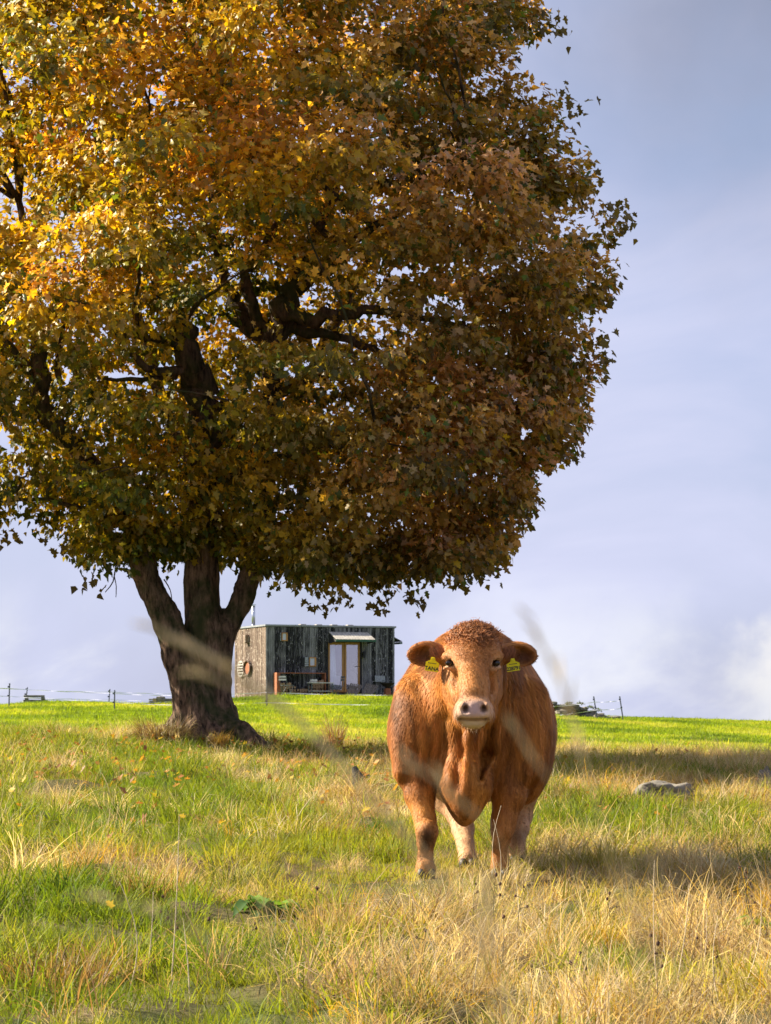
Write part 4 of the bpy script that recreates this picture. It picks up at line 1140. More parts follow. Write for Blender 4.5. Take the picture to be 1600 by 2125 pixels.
# ------------------------------------------------------------------ the hut on the crest
HRZ = math.radians(22); HC_, HS_ = math.cos(HRZ), math.sin(HRZ)
HX, HD = -4.28, 95.0
HZ = 1.0
HL, HW, HH = 4.98, 3.5, 2.50
hut = empty('wooden_hut', (HX, HD, HZ), 'flat roofed wooden hut of charred vertical boards standing on the crest', 'hut', rz=HRZ)
def FU(px, py, off=0.0):
    """pixel on the front wall -> (along the wall, height)"""
    k = (px - 800) / F; u = (k * HD - HX) / (HC_ - k * HS_); return u, (EYE - py) / F * (HD + HS_ * u) - HZ
def SV(px, py):
    k = (px - 800) / F; v = (HX - k * HD) / (HS_ + k * HC_); return v, (EYE - py) / F * (HD + HC_ * v) - HZ

def plank_mat(name, dark, pale, lo, hi, fleck, fl=.60):
    m, nt, out = mat_base(name); L = nt.links
    tc = node(nt, 'ShaderNodeTexCoord'); oi = node(nt, 'ShaderNodeObjectInfo')
    mul = node(nt, 'ShaderNodeMath', operation='MULTIPLY'); mul.inputs[1].default_value = 40.0; L.new(oi.outputs['Random'], mul.inputs[0])
    ad = node(nt, 'ShaderNodeVectorMath', operation='ADD'); L.new(tc.outputs['Object'], ad.inputs[0]); L.new(mul.outputs[0], ad.inputs[1])
    mp = node(nt, 'ShaderNodeMapping'); mp.inputs['Scale'].default_value = (1, 1, .10); L.new(ad.outputs[0], mp.inputs[0])
    n = node(nt, 'ShaderNodeTexNoise', Scale=26.0, Detail=5, Roughness=.65); L.new(mp.outputs[0], n.inputs['Vector'])
    add = node(nt, 'ShaderNodeMath', operation='MULTIPLY_ADD'); add.inputs[1].default_value = .34; add.inputs[2].default_value = -.13; L.new(oi.outputs['Random'], add.inputs[0])
    sm = node(nt, 'ShaderNodeMath', operation='ADD'); L.new(n.outputs['Fac'], sm.inputs[0]); L.new(add.outputs[0], sm.inputs[1])
    r = node(nt, 'ShaderNodeValToRGB'); e = r.color_ramp.elements
    e[0].position = lo; e[0].color = (*dark, 1); e[1].position = hi; e[1].color = (*pale, 1); L.new(sm.outputs[0], r.inputs['Fac'])
    mp2 = node(nt, 'ShaderNodeMapping'); mp2.inputs['Scale'].default_value = (1, 1, .45); L.new(ad.outputs[0], mp2.inputs[0])
    n2_ = node(nt, 'ShaderNodeTexNoise', Scale=19.0, Detail=3, Roughness=.55); L.new(mp2.outputs[0], n2_.inputs['Vector'])
    r2_ = node(nt, 'ShaderNodeValToRGB'); e = r2_.color_ramp.elements
    e[0].position = fl; e[0].color = (0, 0, 0, 1); e[1].position = fl + .05; e[1].color = (.85, .85, .85, 1); L.new(n2_.outputs['Fac'], r2_.inputs['Fac'])
    mx = node(nt, 'ShaderNodeMix'); mx.data_type = 'RGBA'; L.new(r2_.outputs[0], mx.inputs[0]); L.new(r.outputs[0], mx.inputs[6]); mx.inputs[7].default_value = (*fleck, 1)
    p = node(nt, 'ShaderNodeBsdfPrincipled', Roughness=.85); p.inputs['Specular IOR Level'].default_value = .25
    b = node(nt, 'ShaderNodeBump', Strength=.5, Distance=.004); L.new(n.outputs['Fac'], b.inputs['Height']); L.new(b.outputs[0], p.inputs['Normal'])
    L.new(mx.outputs[2], p.inputs['Base Color']); L.new(p.outputs[0], out.inputs['Surface']); return m
M_char = plank_mat('charred_board', (.012, .012, .013), (.25, .245, .25), .42, .74, (.36, .35, .35), .62)
M_brown = plank_mat('worn_brown_board', (.060, .036, .024), (.26, .19, .14), .38, .72, (.62, .54, .44), .60)  # left-wall copy of the boards, sun warmth put into its browner colour
M_dark = m_simple('dark_timber', (.015, .015, .017), rough=.8, var=.3, scale=8)
M_oak = m_simple('oiled_oak', (.42, .20, .05), rough=.5, var=.25, scale=12, stretch=(1, 1, .2))
M_rust = m_simple('rusty_steel', (.22, .07, .03), rough=.9, color2=(.36, .13, .05), scale=9, bump=.2)
M_steel = m_simple('flue_steel', (.55, .57, .6), rough=.3, metallic=.9, var=.15, scale=10, bump=.05)
M_roof = m_simple('roof_felt', (.10, .10, .11), rough=.9, var=.3, scale=4)
M_edge = m_simple('roof_edge_metal', (.24, .25, .26), rough=.5, var=.15, bump=0)
M_inner = m_simple('cream_wall', (.42, .38, .36), rough=.9, var=.06, scale=3, bump=0)
M_glass, nt, out = mat_base('window_glass')
g1 = node(nt, 'ShaderNodeBsdfGlossy', Roughness=.02); g1.inputs['Color'].default_value = (.85, .82, .95, 1)
g2 = node(nt, 'ShaderNodeBsdfTransparent'); g3 = node(nt, 'ShaderNodeMixShader'); g3.inputs[0].default_value = .26
nt.links.new(g2.outputs[0], g3.inputs[1]); nt.links.new(g1.outputs[0], g3.inputs[2]); nt.links.new(g3.outputs[0], out.inputs['Surface'])
M_curtain = m_simple('pale_curtain', (.55, .66, .76), rough=.9, var=.08, bump=0)
M_shutter = m_simple('grey_slats', (.34, .36, .37), rough=.8, var=.25, scale=20)
M_canopy = m_simple('pale_canopy_boards', (.30, .27, .22), rough=.8, color2=(.46, .43, .37), scale=9, stretch=(1, 1, 1))
M_green = m_simple('green_edge', (.02, .09, .05), rough=.6, var=.2, bump=0)
M_sunpatch = m_simple('yellow_cushion', (.80, .68, .34), rough=.9, var=.06, bump=0)

# shell of the room behind the boards
m = MB(); t_ = .08
d0, d1 = FU(681, 1331)[0], FU(749, 1331)[0]; dt = FU(700, 1331)[1]; db = FU(700, 1440)[1]
m.box(.03, d0, .03, .03 + t_, -.25, HH - .05); m.box(d1, HL - .03, .03, .03 + t_, -.25, HH - .05); m.box(d0, d1, .03, .03 + t_, dt, HH - .05); m.box(d0, d1, .03, .03 + t_, -.25, db)
m.box(.03, .03 + t_, .03 + t_, HW - .03, -.25, HH - .05); m.box(HL - .03 - t_, HL - .03, .03 + t_, HW - .03, -.25, HH - .05)
m.box(.11, HL - .11, HW - .11, HW - .03, -.25, HH - .05); m.box(.11, HL - .11, .11, HW - .11, -.25, -.02)
m.build('wall', M_inner, hut)
MB().box(-.03, HL + .03, -.03, HW + .03, HH - .045, HH + .004, bev=.01).build('roof', M_roof, hut)
m = MB(); m.box(-.045, HL + .045, -.045, -.033, HH - .03, HH + .03); m.box(-.045, -.033, -.033, HW + .045, HH - .03, HH + .03); m.box(HL + .033, HL + .045, -.033, HW + .045, HH - .03, HH + .03)
m.build('roof_edge', M_edge, hut)
for px_ in (637, 670, 702, 735):
    u_, _ = FU(px_, 1298); MB().box(u_ - .11, u_ + .11, .35, .6, HH + .004, HH + .075, bev=.01).build('roof_vent', M_canopy, hut)

pitch = .083
def planks(n, mk, mat, z0, z1):
    cache = {}
    for i in range(n):
        for zz0, zz1 in mk(i, z0, z1):
            key = (round(zz0, 3), round(zz1, 3), i % 3)
            if key not in cache:
                cache[key] = MB().box(-.037, .037, -.012, .012, zz0, zz1, bev=.004).mesh('plank'); cache[key].materials.append(mat)
            yield i, cache[key]
def front_mk(i, z0, z1):
    u = (i + .5) * pitch
    if d0 - .045 < u < d1 + .045: return [(dt + .01, z1)]
    return [(z0, z1)]
nfr = int(HL / pitch)
for i, me in planks(nfr, front_mk, M_char, -.22, HH - .035):
    o = bpy.data.objects.new('plank', me); COL.objects.link(o); o.parent = hut
    o.location = ((i + .5) * HL / nfr, .012 + rng.uniform(-.008, .008), 0)
nsd = int(HW / pitch)
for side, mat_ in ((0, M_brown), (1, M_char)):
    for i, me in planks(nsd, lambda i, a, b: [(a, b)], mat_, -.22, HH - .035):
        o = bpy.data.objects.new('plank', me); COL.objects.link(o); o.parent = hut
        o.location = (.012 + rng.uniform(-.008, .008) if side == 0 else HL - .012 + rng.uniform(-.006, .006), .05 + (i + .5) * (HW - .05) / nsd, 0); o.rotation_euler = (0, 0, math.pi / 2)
# back wall
for i in range(int(HL / .25)):
    me = bpy.data.meshes.get('wide_board') or MB().box(-.12, .12, -.012, .012, -.22, HH - .035, bev=.004).mesh('wide_board')
    if not me.materials: me.materials.append(M_char)
    o = bpy.data.objects.new('board', me); COL.objects.link(o); o.parent = hut; o.location = ((i + .5) * HL / int(HL / .25), HW - .012, 0)

# glazed double door
door = link('glazed_door', None, None, hut); door.location = (0, 0, 0)
def door_leaf(pa, pb, tb):
    a = FU(pa, 1340)[0]; b = FU(pb, 1340)[0]; zt = FU((pa + pb) / 2, tb)[1]; zb = FU((pa + pb) / 2, 1437)[1]; w_ = .075
    m = MB(); m.box(a, a + w_, .045, .10, zb, zt, bev=.006); m.box(b - w_, b, .045, .10, zb, zt, bev=.006); m.box(a + w_, b - w_, .048, .097, zt - .09, zt, bev=.006); m.box(a + w_, b - w_, .048, .097, zb, zb + .10, bev=.006)
    fr = m.build('door_frame', M_oak, door)
    MB().box(a + w_ - .004, b - w_ + .004, .068, .074, zb + .096, zt - .086).build('glass', M_glass, door)
    return a, b, zb, zt
a1 = door_leaf(682, 715, 1333); a2 = door_leaf(716, 748, 1333)
m = MB(); m.tube([(a2[1] - .05, .02, a2[2] + .95), (a2[1] - .05, -.01, a2[2] + .95), (a2[1] - .17, -.01, a2[2] + .95)], .012, n=6); m.build('handle', M_dark, door)
m = MB(); ca = FU(683, 1340)[0] + .06
for k in range(7): m.tube([(ca + .02 + k * .045, .20 + .02 * (k % 2), a1[2] + .02), (ca + .015 + k * .030, .19 + .02 * (k % 2), a1[3] - .08)], .028, n=6)
m.build('curtain', M_curtain, door, smooth_shade=True)
u_ = FU(697, 1400)[0]; m = MB(); zc_ = FU(697, 1436)[1]
m.box(u_ - .28, u_ + .12, .35, .45, zc_ + .02, zc_ + .85, bev=.05); m.box(u_ - .28, u_ + .12, .45, .9, zc_ + .02, zc_ + .42, bev=.05)
m.build('armchair', M_sunpatch, hut)  # chair put in, its yellow stands for the sun patch indoors
u_ = FU(722, 1400)[0]; MB().box(u_ - .3, u_ + .35, .9, 1.3, zc_, zc_ + .62, bev=.03).build('cupboard', M_curtain, hut)
for u_ in (d0 - .05, a2[1] + .003):
    MB().box(u_, u_ + (.055 if u_ < a1[0] else d1 + .045 - a2[1]), .0, .12, a1[2] - .02, dt + .0).build('jamb', M_dark, door)
# canopy over the door
ua, za = FU(679, 1312); ub, _ = FU(760, 1312); ufa = FU(716, 1327)[0]
cz = za + .01; cf = FU(730, 1327)[1] - .03; dep = .78
can = link('door_canopy', None, None, hut)
ang_ = math.atan2(cz - cf, dep); ln = math.hypot(dep, cz - cf); nb = 13
for k in range(nb):
    M = Matrix.Translation((ua + .05 + (k + .5) * (ub - ua) / nb, -.02, cz)) @ Matrix.Rotation(ang_, 4, 'X')
    MB().box(-(ub - ua) / nb / 2 + .006, (ub - ua) / nb / 2 - .006, -ln, 0, -.010, .010, M=M, bev=.003).build('board', M_canopy, can)
MB().box(ua + .03, ub + .07, -dep - .035, -dep - .012, cf - .075, cf + .005).build('front_rail', M_green, can)
for u_ in (ua + .05, ub + .02):
    m = MB(); m.add([(u_, -.03, cz - .05), (u_ + .03, -.03, cz - .05), (u_, -.03, cz - .42), (u_ + .03, -.03, cz - .42), (u_, -dep, cf - .03), (u_ + .03, -dep, cf - .03), (u_, -dep, cf - .07), (u_ + .03, -dep, cf - .07)],
        [(0, 2, 6, 4), (1, 5, 7, 3), (0, 4, 5, 1), (2, 3, 7, 6), (4, 6, 7, 5), (0, 1, 3, 2)]); m.build('bracket', M_dark, can)
# canopy on the gable on the right
rc = link('side_canopy', None, None, hut); zt_ = 2.22
for k in range(8):
    M = Matrix.Translation((HL + .03, .5 + k * .17, zt_)) @ Matrix.Rotation(math.radians(26), 4, 'Y')
    MB().box(0, .52, 0, .16, -.010, .010, M=M, bev=.003).build('board', M_dark, rc)
MB().box(HL + .40, HL + .50, .48, 1.88, zt_ - .32, zt_ - .25).build('front_rail', M_green, rc)
MB().tube([(HL + .03, .5, zt_ - .35), (HL + .46, .5, zt_ - .27)], .02, n=5).build('bracket', M_dark, rc)

# small windows with slatted shutters
def small_window(c_px, c_py, w_, h_, sh_px, name='window'):
    u, z = FU(c_px, c_py); root = link(name, None, None, hut)
    m = MB(); b_ = .035
    m.box(u - w_ / 2, u + w_ / 2, -.055, 0.0, z + h_ / 2 - b_, z + h_ / 2, bev=.004); m.box(u - w_ / 2, u + w_ / 2, -.055, 0, z - h_ / 2, z - h_ / 2 + b_, bev=.004)
    m.box(u - w_ / 2, u - w_ / 2 + b_, -.055, 0, z - h_ / 2 + b_, z + h_ / 2 - b_); m.box(u + w_ / 2 - b_ * 1.6, u + w_ / 2, -.055, 0, z - h_ / 2 + b_, z + h_ / 2 - b_)
    m.build('frame', M_oak, root)
    MB().box(u - w_ / 2 + b_, u + w_ / 2 - b_ * 1.6, -.022, -.016, z - h_ / 2 + b_, z + h_ / 2 - b_).build('pane', M_pane, root)
    us, _ = FU(sh_px, c_py); wide = abs(u - w_ / 2 - us) * .95 + .02
    sh = link('shutter', None, None, hut)
    x0 = us - wide * .5; x1 = u - w_ / 2 - .008
    m = MB(); m.box(x0, x0 + .02, -.06, -.02, z - h_ / 2, z + h_ / 2); m.box(x1 - .02, x1, -.06, -.02, z - h_ / 2, z + h_ / 2); m.build('frame', M_dark, sh)
    for k in range(5): MB().box(x0 + .02, x1 - .02, -.056, -.03, z - h_ / 2 + .01 + k * h_ / 5, z - h_ / 2 + .01 + (k + .72) * h_ / 5).build('slat', M_shutter, sh)
    MB().box(x0 - .07, x0 - .005, -.05, -.018, z - h_ / 2, z + h_ / 2).build('shade_panel', M_dark, sh)
M_pane = m_simple('small_pane', (.50, .53, .60), rough=.08, var=.05, bump=0)
small_window(590, 1321.5, .23, .30, 581)
small_window(648, 1373.5, .27, .33, 634)
# items on the left gable: a box and a round shutter beside a round window
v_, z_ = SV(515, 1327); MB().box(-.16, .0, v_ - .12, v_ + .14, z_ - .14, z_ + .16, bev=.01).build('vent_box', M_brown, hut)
def ring(vc, zc, rv, rz, x0, x1, inner, name, mat, parent, n=28):
    V_ = []; F_ = []
    for i in range(n):
        a = 2 * math.pi * i / n
        for (k, xx) in ((1, x0), (1, x1), (inner, x1), (inner, x0)): V_.append((xx, vc + math.cos(a) * rv * k, zc + math.sin(a) * rz * k))
    for i in range(n):
        j = (i + 1) % n
        for q in range(4): F_.append((i * 4 + q, j * 4 + q, j * 4 + (q + 1) % 4, i * 4 + (q + 1) % 4))
    return MB().add(V_, F_).build(name, mat, parent)
v_, z_ = SV(516, 1386); rw = link('round_window', None, None, hut)
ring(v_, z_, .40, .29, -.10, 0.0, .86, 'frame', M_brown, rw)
MB().add([(-.03, v_ + math.cos(a) * .345, z_ + math.sin(a) * .25) for a in np.linspace(0, 6.283, 25)[:-1]], [tuple(range(24))]).build('pane', M_oakdark if 'M_oakdark' in globals() else M_rust, rw)
v2_, z2_ = SV(503, 1388); rs = link('round_shutter', None, None, hut)
ring(v2_, z2_, .38, .30, -.08, -.05, .90, 'frame', M_canopy, rs)
for k in range(6):
    zz = z2_ - .25 + k * .10; hwid = .36 * math.sqrt(max(.05, 1 - ((zz - z2_) / .30) ** 2))
    MB().box(-.078, -.055, v2_ - hwid, v2_ + hwid, zz - .022, zz + .022).build('slat', M_canopy, rs)
# flue
u_, _ = FU(537, 1296); m = MB(); zt_ = (EYE - 1257) / F * 97.0 - HZ
m.tube([(.25, 2.1, HH), (.25, 2.1, zt_)], .065, n=14); fl = m.build('flue', M_steel, hut)
fl.data.polygons.foreach_set('use_smooth', [True] * len(fl.data.polygons))
MB().tube([(.25, 2.1, zt_ + .02), (.25, 2.1, zt_ + .05)], .10, n=14).build('flue_cap', M_steel, hut)
MB().tube([(.25, 2.1, HH), (.25, 2.1, HH + .06)], .10, n=14).build('flue_collar', M_steel, hut)
# wall lamp
u_, z_ = FU(754, 1358); MB().box(u_ - .045, u_ + .045, -.12, -.0, z_ - .12, z_ + .10, bev=.02).build('wall_lamp', M_dark, hut)

def on_hut(u, v, z): return Vector((HX + HC_ * u - HS_ * v, HD + HS_ * u + HC_ * v, HZ + z))
def thing_at(name, u, v, label, cat, group=None, sink=0.0, rz=0.0):
    p = on_hut(u, v, 0); return empty(name, (p.x, p.y, gz(p.x, p.y) - sink), label, cat, group, HRZ + rz)
# ---- firewood rack
u0, zt0 = FU(567, 1396); u1, _ = FU(668, 1396); zb0 = FU(600, 1440)[1]
rk = thing_at('firewood_rack', u0, -.42, 'low rusty steel rack against the front of the hut', 'rack')
hz = zt0 - (rk.location.z - HZ); Wd = u1 - u0
MB().box(-.02, .11, -.02, .36, -.05, hz).build('side_panel', M_rust, rk); MB().box(Wd - .04, Wd, 0, .36, -.05, hz).build('side_panel', M_rust, rk)
MB().box(.11, Wd - .04, 0, .36, hz - .03, hz).build('top_panel', M_rust, rk); MB().box(.11, Wd - .04, 0, .36, .0, .03).build('base_panel', M_rust, rk)
M_logend = m_simple('log_end', (.22, .13, .07), rough=.9, color2=(.42, .28, .16), scale=30, bump=.2)
M_logbark = m_simple('log_bark', (.035, .025, .018), rough=.95, var=.4, scale=20)
def make_log(r, ln_, seed):
    me = MB().tube([(0, 0, 0), (0, ln_ * .5, 0), (0, ln_, 0)], [r, r * 1.03, r * .98], n=9, jit=.12).mesh('log', False)
    me.materials.append(M_logbark); me.materials.append(M_logend)
    for p_ in me.polygons:
        if len(p_.vertices) > 4: p_.material_index = 1
    return me
logs = [make_log(r, .30, i) for i, r in enumerate((.042, .05, .058, .065))]
xx = .17; nlog = 0
firewood = thing_at('firewood', u0 + .12, -.40, 'split and round logs stacked in the rusty rack in front of the hut', 'firewood')
while xx < Wd - .10:
    zz = .09; colh = (.44 + .10 * math.sin(xx * 5)) if xx < Wd - .55 else .70
    while zz < colh:
        o = bpy.data.objects.new('log', logs[rng.integers(0, 4)]); COL.objects.link(o); o.parent = firewood
        o.location = (xx - .12 + rng.uniform(-.015, .015), rng.uniform(-.04, .02), zz); o.rotation_euler = (0, rng.uniform(0, 6), rng.normal(0, .05)); zz += .098 + rng.uniform(0, .01); nlog += 1
    xx += .104
# ---- garden table, bench, folding chair
M_white = m_simple('pale_bench_board', (.62, .60, .54), rough=.8, var=.15, scale=10)
M_chairm = m_simple('grey_chair_metal', (.10, .12, .12), rough=.5, var=.2, bump=0)
ut, zt1 = FU(625, 1418); ue, _ = FU(668, 1418)
tb = thing_at('garden_table', ut, -1.0, 'pale topped garden table with a low shelf in front of the log rack', 'table')
W_ = ue - ut + .1; th = .56
for k in range(5): MB().box(0, W_, k * .085, k * .085 + .078, th - .025, th, bev=.004).build('board', M_white, tb)
for k in range(4): MB().box(.05, W_ - .05, .05 + k * .085, .05 + k * .085 + .07, .24, .26, bev=.004).build('shelf_board', M_white, tb)
for a, b in ((.04, .03), (W_ - .07, .03), (.04, .36), (W_ - .07, .36)): MB().box(a, a + .03, b, b + .03, -.1, th - .025).build('leg', M_chairm, tb)
bt = on_hut(ut + .05, -.9, 0); bx_ = empty('board_game_box', (bt.x, bt.y, tb.location.z + th), 'small stack of two cream boxes on the garden table', 'box', rz=HRZ)
MB().box(0, .22, 0, .2, .002, .05, bev=.004).build('box', M_canopy, bx_); MB().box(.03, .24, .02, .2, .054, .11, bev=.004).build('box', M_white, bx_)
def folding_chair(u, v, label, flip=1, rz=0):
    c = thing_at('folding_chair', u, v, label, 'chair', 'folding chairs by the garden table', rz=rz)
    for y_ in (0, .34):
        MB().tube([(0, y_, -.05), (flip * .38, y_, .44), (flip * .45, y_, .78)], .011, n=5).build('leg', M_chairm, c)
        MB().tube([(flip * .38, y_ + .02, -.05), (0, y_ + .02, .44)], .011, n=5).build('leg', M_chairm, c)
    for k in range(5): MB().box(min(0, flip * .36) + .015 + k * .07, min(0, flip * .36) + .015 + k * .07 + .055, 0, .36, .44, .455).build('seat_slat', M_chairm, c)
    for k in range(2): MB().box(flip * (.43 + .012 * k) - .008, flip * (.43 + .012 * k) + .008, 0, .36, .62 + k * .1, .68 + k * .1).build('back_slat', M_chairm, c)
folding_chair(FU(672, 1430)[0], -.95, 'dark metal folding chair between the garden table and the door', 1)
folding_chair(FU(592, 1430)[0], -.95, 'thin metal folding chair in front of the left part of the log stack', -1, .5)
# ---- two slatted loungers seen end on
def lounger(u, v, label, s=1.0):
    c = thing_at('slatted_lounger', u, v, label, 'lounger', 'slatted loungers before the glazed door')
    for k in range(7):
        x0 = k * .055
        MB().box(-.0225, .0225, 0, .02, 0, .75 * s, M=Matrix.Translation((x0, 0, -.06)) @ Matrix.Rotation(-.55 - .03 * k + .0, 4, 'Y').inverted() @ Matrix.Rotation(-.35, 4, 'X')).build('slat', M_lslat, c)
    MB().box(-.05, .42, .02, .05, .10, .14).build('cross_rail', M_dark, c)
    for x0 in (0, .36): MB().box(x0, x0 + .03, .03, .5, -.06, .0).build('foot_rail', M_dark, c)
M_lslat = m_simple('weathered_slat', (.09, .07, .06), rough=.8, color2=(.22, .18, .15), scale=14)
lounger(FU(690, 1430)[0], -1.2, 'weathered slatted lounger nearest the folding chair, left of the other lounger')
lounger(FU(722, 1430)[0], -1.2, 'weathered slatted lounger standing directly before the right door panel')
# ---- fire bowl on its pedestal and a wooden crate behind it
ub_, zb_ = FU(789, 1418); fb = thing_at('fire_bowl', ub_, -.7, 'rusty conical fire bowl on a flared pedestal at the right end of the hut', 'fire bowl')
zb_ = zb_ - (fb.location.z - HZ)
V_ = []; prof = [(.03, zb_ - .20), (.05, zb_ - .19), (.27, zb_ - .01), (.285, zb_), (.26, zb_), (.05, zb_ - .15), (.0, zb_ - .16)]
n = 20; F_ = []
for r_, z_ in prof:
    for i in range(n): V_.append((r_ * math.cos(6.2832 * i / n), r_ * math.sin(6.2832 * i / n), z_))
for j in range(len(prof) - 1):
    for i in range(n): F_.append((j * n + i, j * n + (i + 1) % n, (j + 1) * n + (i + 1) % n, (j + 1) * n + i))
MB().add(V_, F_).build('bowl', M_bowl if 'M_bowl' in globals() else m_simple('dark_iron', (.035, .022, .018), rough=.7, var=.4, scale=12), fb)
m = MB(); a_, b2 = .085, .15
m.add([(-a_, -a_, zb_ - .19), (a_, -a_, zb_ - .19), (a_, a_, zb_ - .19), (-a_, a_, zb_ - .19), (-b2, -b2, -.1), (b2, -b2, -.1), (b2, b2, -.1), (-b2, b2, -.1)], [(0, 3, 2, 1), (4, 5, 6, 7), (0, 1, 5, 4), (1, 2, 6, 5), (2, 3, 7, 6), (3, 0, 4, 7)]); m.build('pedestal', M_rust, fb)
MB().tube([(.2, 0, zb_), (.2, 0, zb_ + .09), (-.2, 0, zb_ + .09), (-.2, 0, zb_)], .012, n=5).build('handle', M_chairm, fb)
cr = thing_at('wall_crate', FU(774, 1410)[0], -.20, 'grey slatted crate fixed low on the hut wall above the fire bowl', 'crate')
zc0 = FU(786, 1415)[1] - (cr.location.z - HZ); zc1 = FU(786, 1402.5)[1] - (cr.location.z - HZ); wc = FU(796, 1410)[0] - FU(775, 1410)[0]
for k in range(7): MB().box(k * wc / 7 + .003, (k + 1) * wc / 7 - .003, 0, .02, zc0, zc1, bev=.003).build('slat', M_shutter, cr)
MB().box(0, wc, .02, .18, zc0, zc0 + .02).build('shelf', M_shutter, cr)
# small bush between door and fire bowl
M_plant = m_leafy('bush_leaf', transl=.35, tcol=(1.2, 1.2, .6))
def leaf_cloud(name, n, rad, size, cols, seed, parent=None, loc=(0, 0, 0), long=1.0):
    r = np.random.default_rng(seed); VV = []; FF = []; CC_ = []
    for i in range(n):
        d = r.normal(0, 1, 3); d /= np.linalg.norm(d); p = d * np.array(rad) * (.4 + .6 * r.random()); p[2] = abs(p[2])
        t = r.normal(0, 1, 3); t[2] += .4; t /= np.linalg.norm(t); w = np.cross(t, r.normal(0, 1, 3)); w /= np.linalg.norm(w); s = size * (.6 + .8 * r.random())
        b = len(VV); VV += [p, p + t * s * .5 * long + w * s * .3, p + t * s * long, p + t * s * .5 * long - w * s * .3]; FF.append((b, b + 1, b + 2, b + 3))
        CC_ += [np.array(cols[r.integers(0, len(cols))]) * (.7 + .6 * r.random())] * 4
    return link(name, new_mesh(name, np.array(VV), np.array(FF), cols=np.array(CC_)), M_plant, parent, loc)
pb = on_hut(FU(764, 1435)[0], -.45, 0)
b_ = empty('small_bush', (pb.x, pb.y, gz(pb.x, pb.y)), 'small pale flecked bush between the door and the fire bowl', 'bush')
o = leaf_cloud('foliage', 420, (.28, .22, .38), .05, [(.05, .09, .03), (.10, .14, .05), (.45, .42, .36)], 4, b_); o['kind'] = 'stuff'
MB().tube([(0, 0, -.05), (.02, 0, .2)], .012, n=5).build('stem', M_dark, b_)

# ------------------------------------------------------------------ electric fences
M_post = m_simple('plastic_post', (.05, .06, .08), rough=.5, var=.2, bump=0)
M_tape = m_simple('white_tape', (.80, .80, .80), rough=.6, var=.04, bump=0)
def fence(name, label, D, posts, tapes, w_=.022):
    """posts: (px foot, py foot, px top, py top); tapes: list of pixel polylines"""
    a = posts[0]; base = at(a[0], a[1], D); root = empty(name, base, label, 'fence', 'electric fences')
    for (fx, fy, tx, ty) in posts:
        p0 = at(fx, fy, D); p1 = at(tx, ty, D); p0.z = min(p0.z, gz(p0.x, p0.y)) - .15
        pm = (p1 - at(fx, fy, D))
        MB().tube([p0 - base, p1 - base], w_, n=6).build('post', M_post, root)
        m = MB()
        for f_ in (.5, .86):
            q = at(fx, fy, D) + pm * f_ - base; m.box(q.x - .05, q.x + .01, q.y - .05, q.y - .02, q.z - .025, q.z + .025)
        m.build('insulator', M_post, root)
    for tp in tapes:
        pts = [at(x_, y_, D) - base - Vector((0, .045, 0)) for x_, y_ in tp]; V_ = []; F_ = []; PT = []
        for i in range(len(pts) - 1):
            for k in range(12):
                PT.append(pts[i].lerp(pts[i + 1], k / 12) - Vector((0, 0, .02 * math.sin(math.pi * k / 12))))
        PT.append(pts[-1]); tw = 0
        for i, p in enumerate(PT):
            tw += rng.normal(.5, .35); c_, s_ = math.cos(tw), math.sin(tw); hh = .011
            V_ += [(p.x, p.y - hh * s_, p.z - hh * c_), (p.x, p.y + hh * s_, p.z + hh * c_)]
        for i in range(len(PT) - 1): F_.append((2 * i, 2 * i + 1, 2 * i + 3, 2 * i + 2))
        MB().add(V_, F_).build('tape', M_tape, root)
    return root
fence('electric_fence', 'near electric fence passing behind the tree and in front of the hut', 80,
      [(18, 1470, 20, 1418), (237, 1483, 238, 1432), (554, 1484, 554, 1425), (826, 1488, 828, 1436)],
      [[(-150, 1418), (20, 1429), (238, 1439), (360, 1443), (554, 1437), (828, 1443), (1000, 1452)], [(-150, 1436), (19, 1445), (238, 1457), (360, 1463), (554, 1458), (828, 1463), (1000, 1472)]])
fence('electric_fence', 'far electric fence on the left skyline, one leaning post beside the timber stack', 96,
      [(51, 1455, 57, 1426), (225, 1461, 228, 1430)], [[(-60, 1424), (56, 1431), (228, 1436), (400, 1440)], [(-60, 1440), (54, 1447), (227, 1452), (400, 1456)]])
fence('electric_fence', 'short electric fence with two leaning posts beside the tumbled stone wall', 86,
      [(1241, 1491, 1232, 1445), (1295, 1492, 1286, 1445)],
      [[(1000, 1452), (1150, 1466), (1234, 1457), (1288, 1454)], [(1000, 1478), (1150, 1485), (1238, 1473), (1291, 1470)]])

# ------------------------------------------------------------------ stones, timber
M_stone = m_simple('lichen_stone', (.09, .08, .06), rough=.95, color2=(.25, .22, .165), scale=7, bump=.7, bdist=.03, lo=.3, hi=.7)
M_stone2 = m_simple('dark_stone', (.07, .065, .055), rough=.95, color2=(.24, .22, .18), scale=4, bump=.7, bdist=.03)
M_moss = m_leafy('moss_tuft', transl=.3)
hp = at(1215, 1486, 88); pile = empty('stone_wall', (hp.x, hp.y, gz(hp.x, hp.y)), 'tumbled dry stone wall tapering down to the right on the skyline', 'stone wall')
r = np.random.default_rng(9)
def wtop(px): return np.interp(px, [1100, 1145, 1180, 1200, 1235, 1262, 1290], [1445, 1455, 1458, 1463, 1472, 1482, 1490])
k = 0
for row in range(6):
    for i in range(15):
        px_ = 1105 + i * 12.5 + (row % 2) * 6 + r.uniform(-2, 2); yy = 1490 - row * 6.2
        if yy - 3 < wtop(px_) or px_ > 1290: continue
        c = at(px_, yy, 88 + r.uniform(-.15, .15)) - pile.location
        MB().blob(c, (r.uniform(.10, .20), .18, r.uniform(.055, .085)), seed=k, amp=.28, nu=8, nv=6, boxy=.55).build('stone', M_stone if r.random() < .55 else M_stone2, pile); k += 1
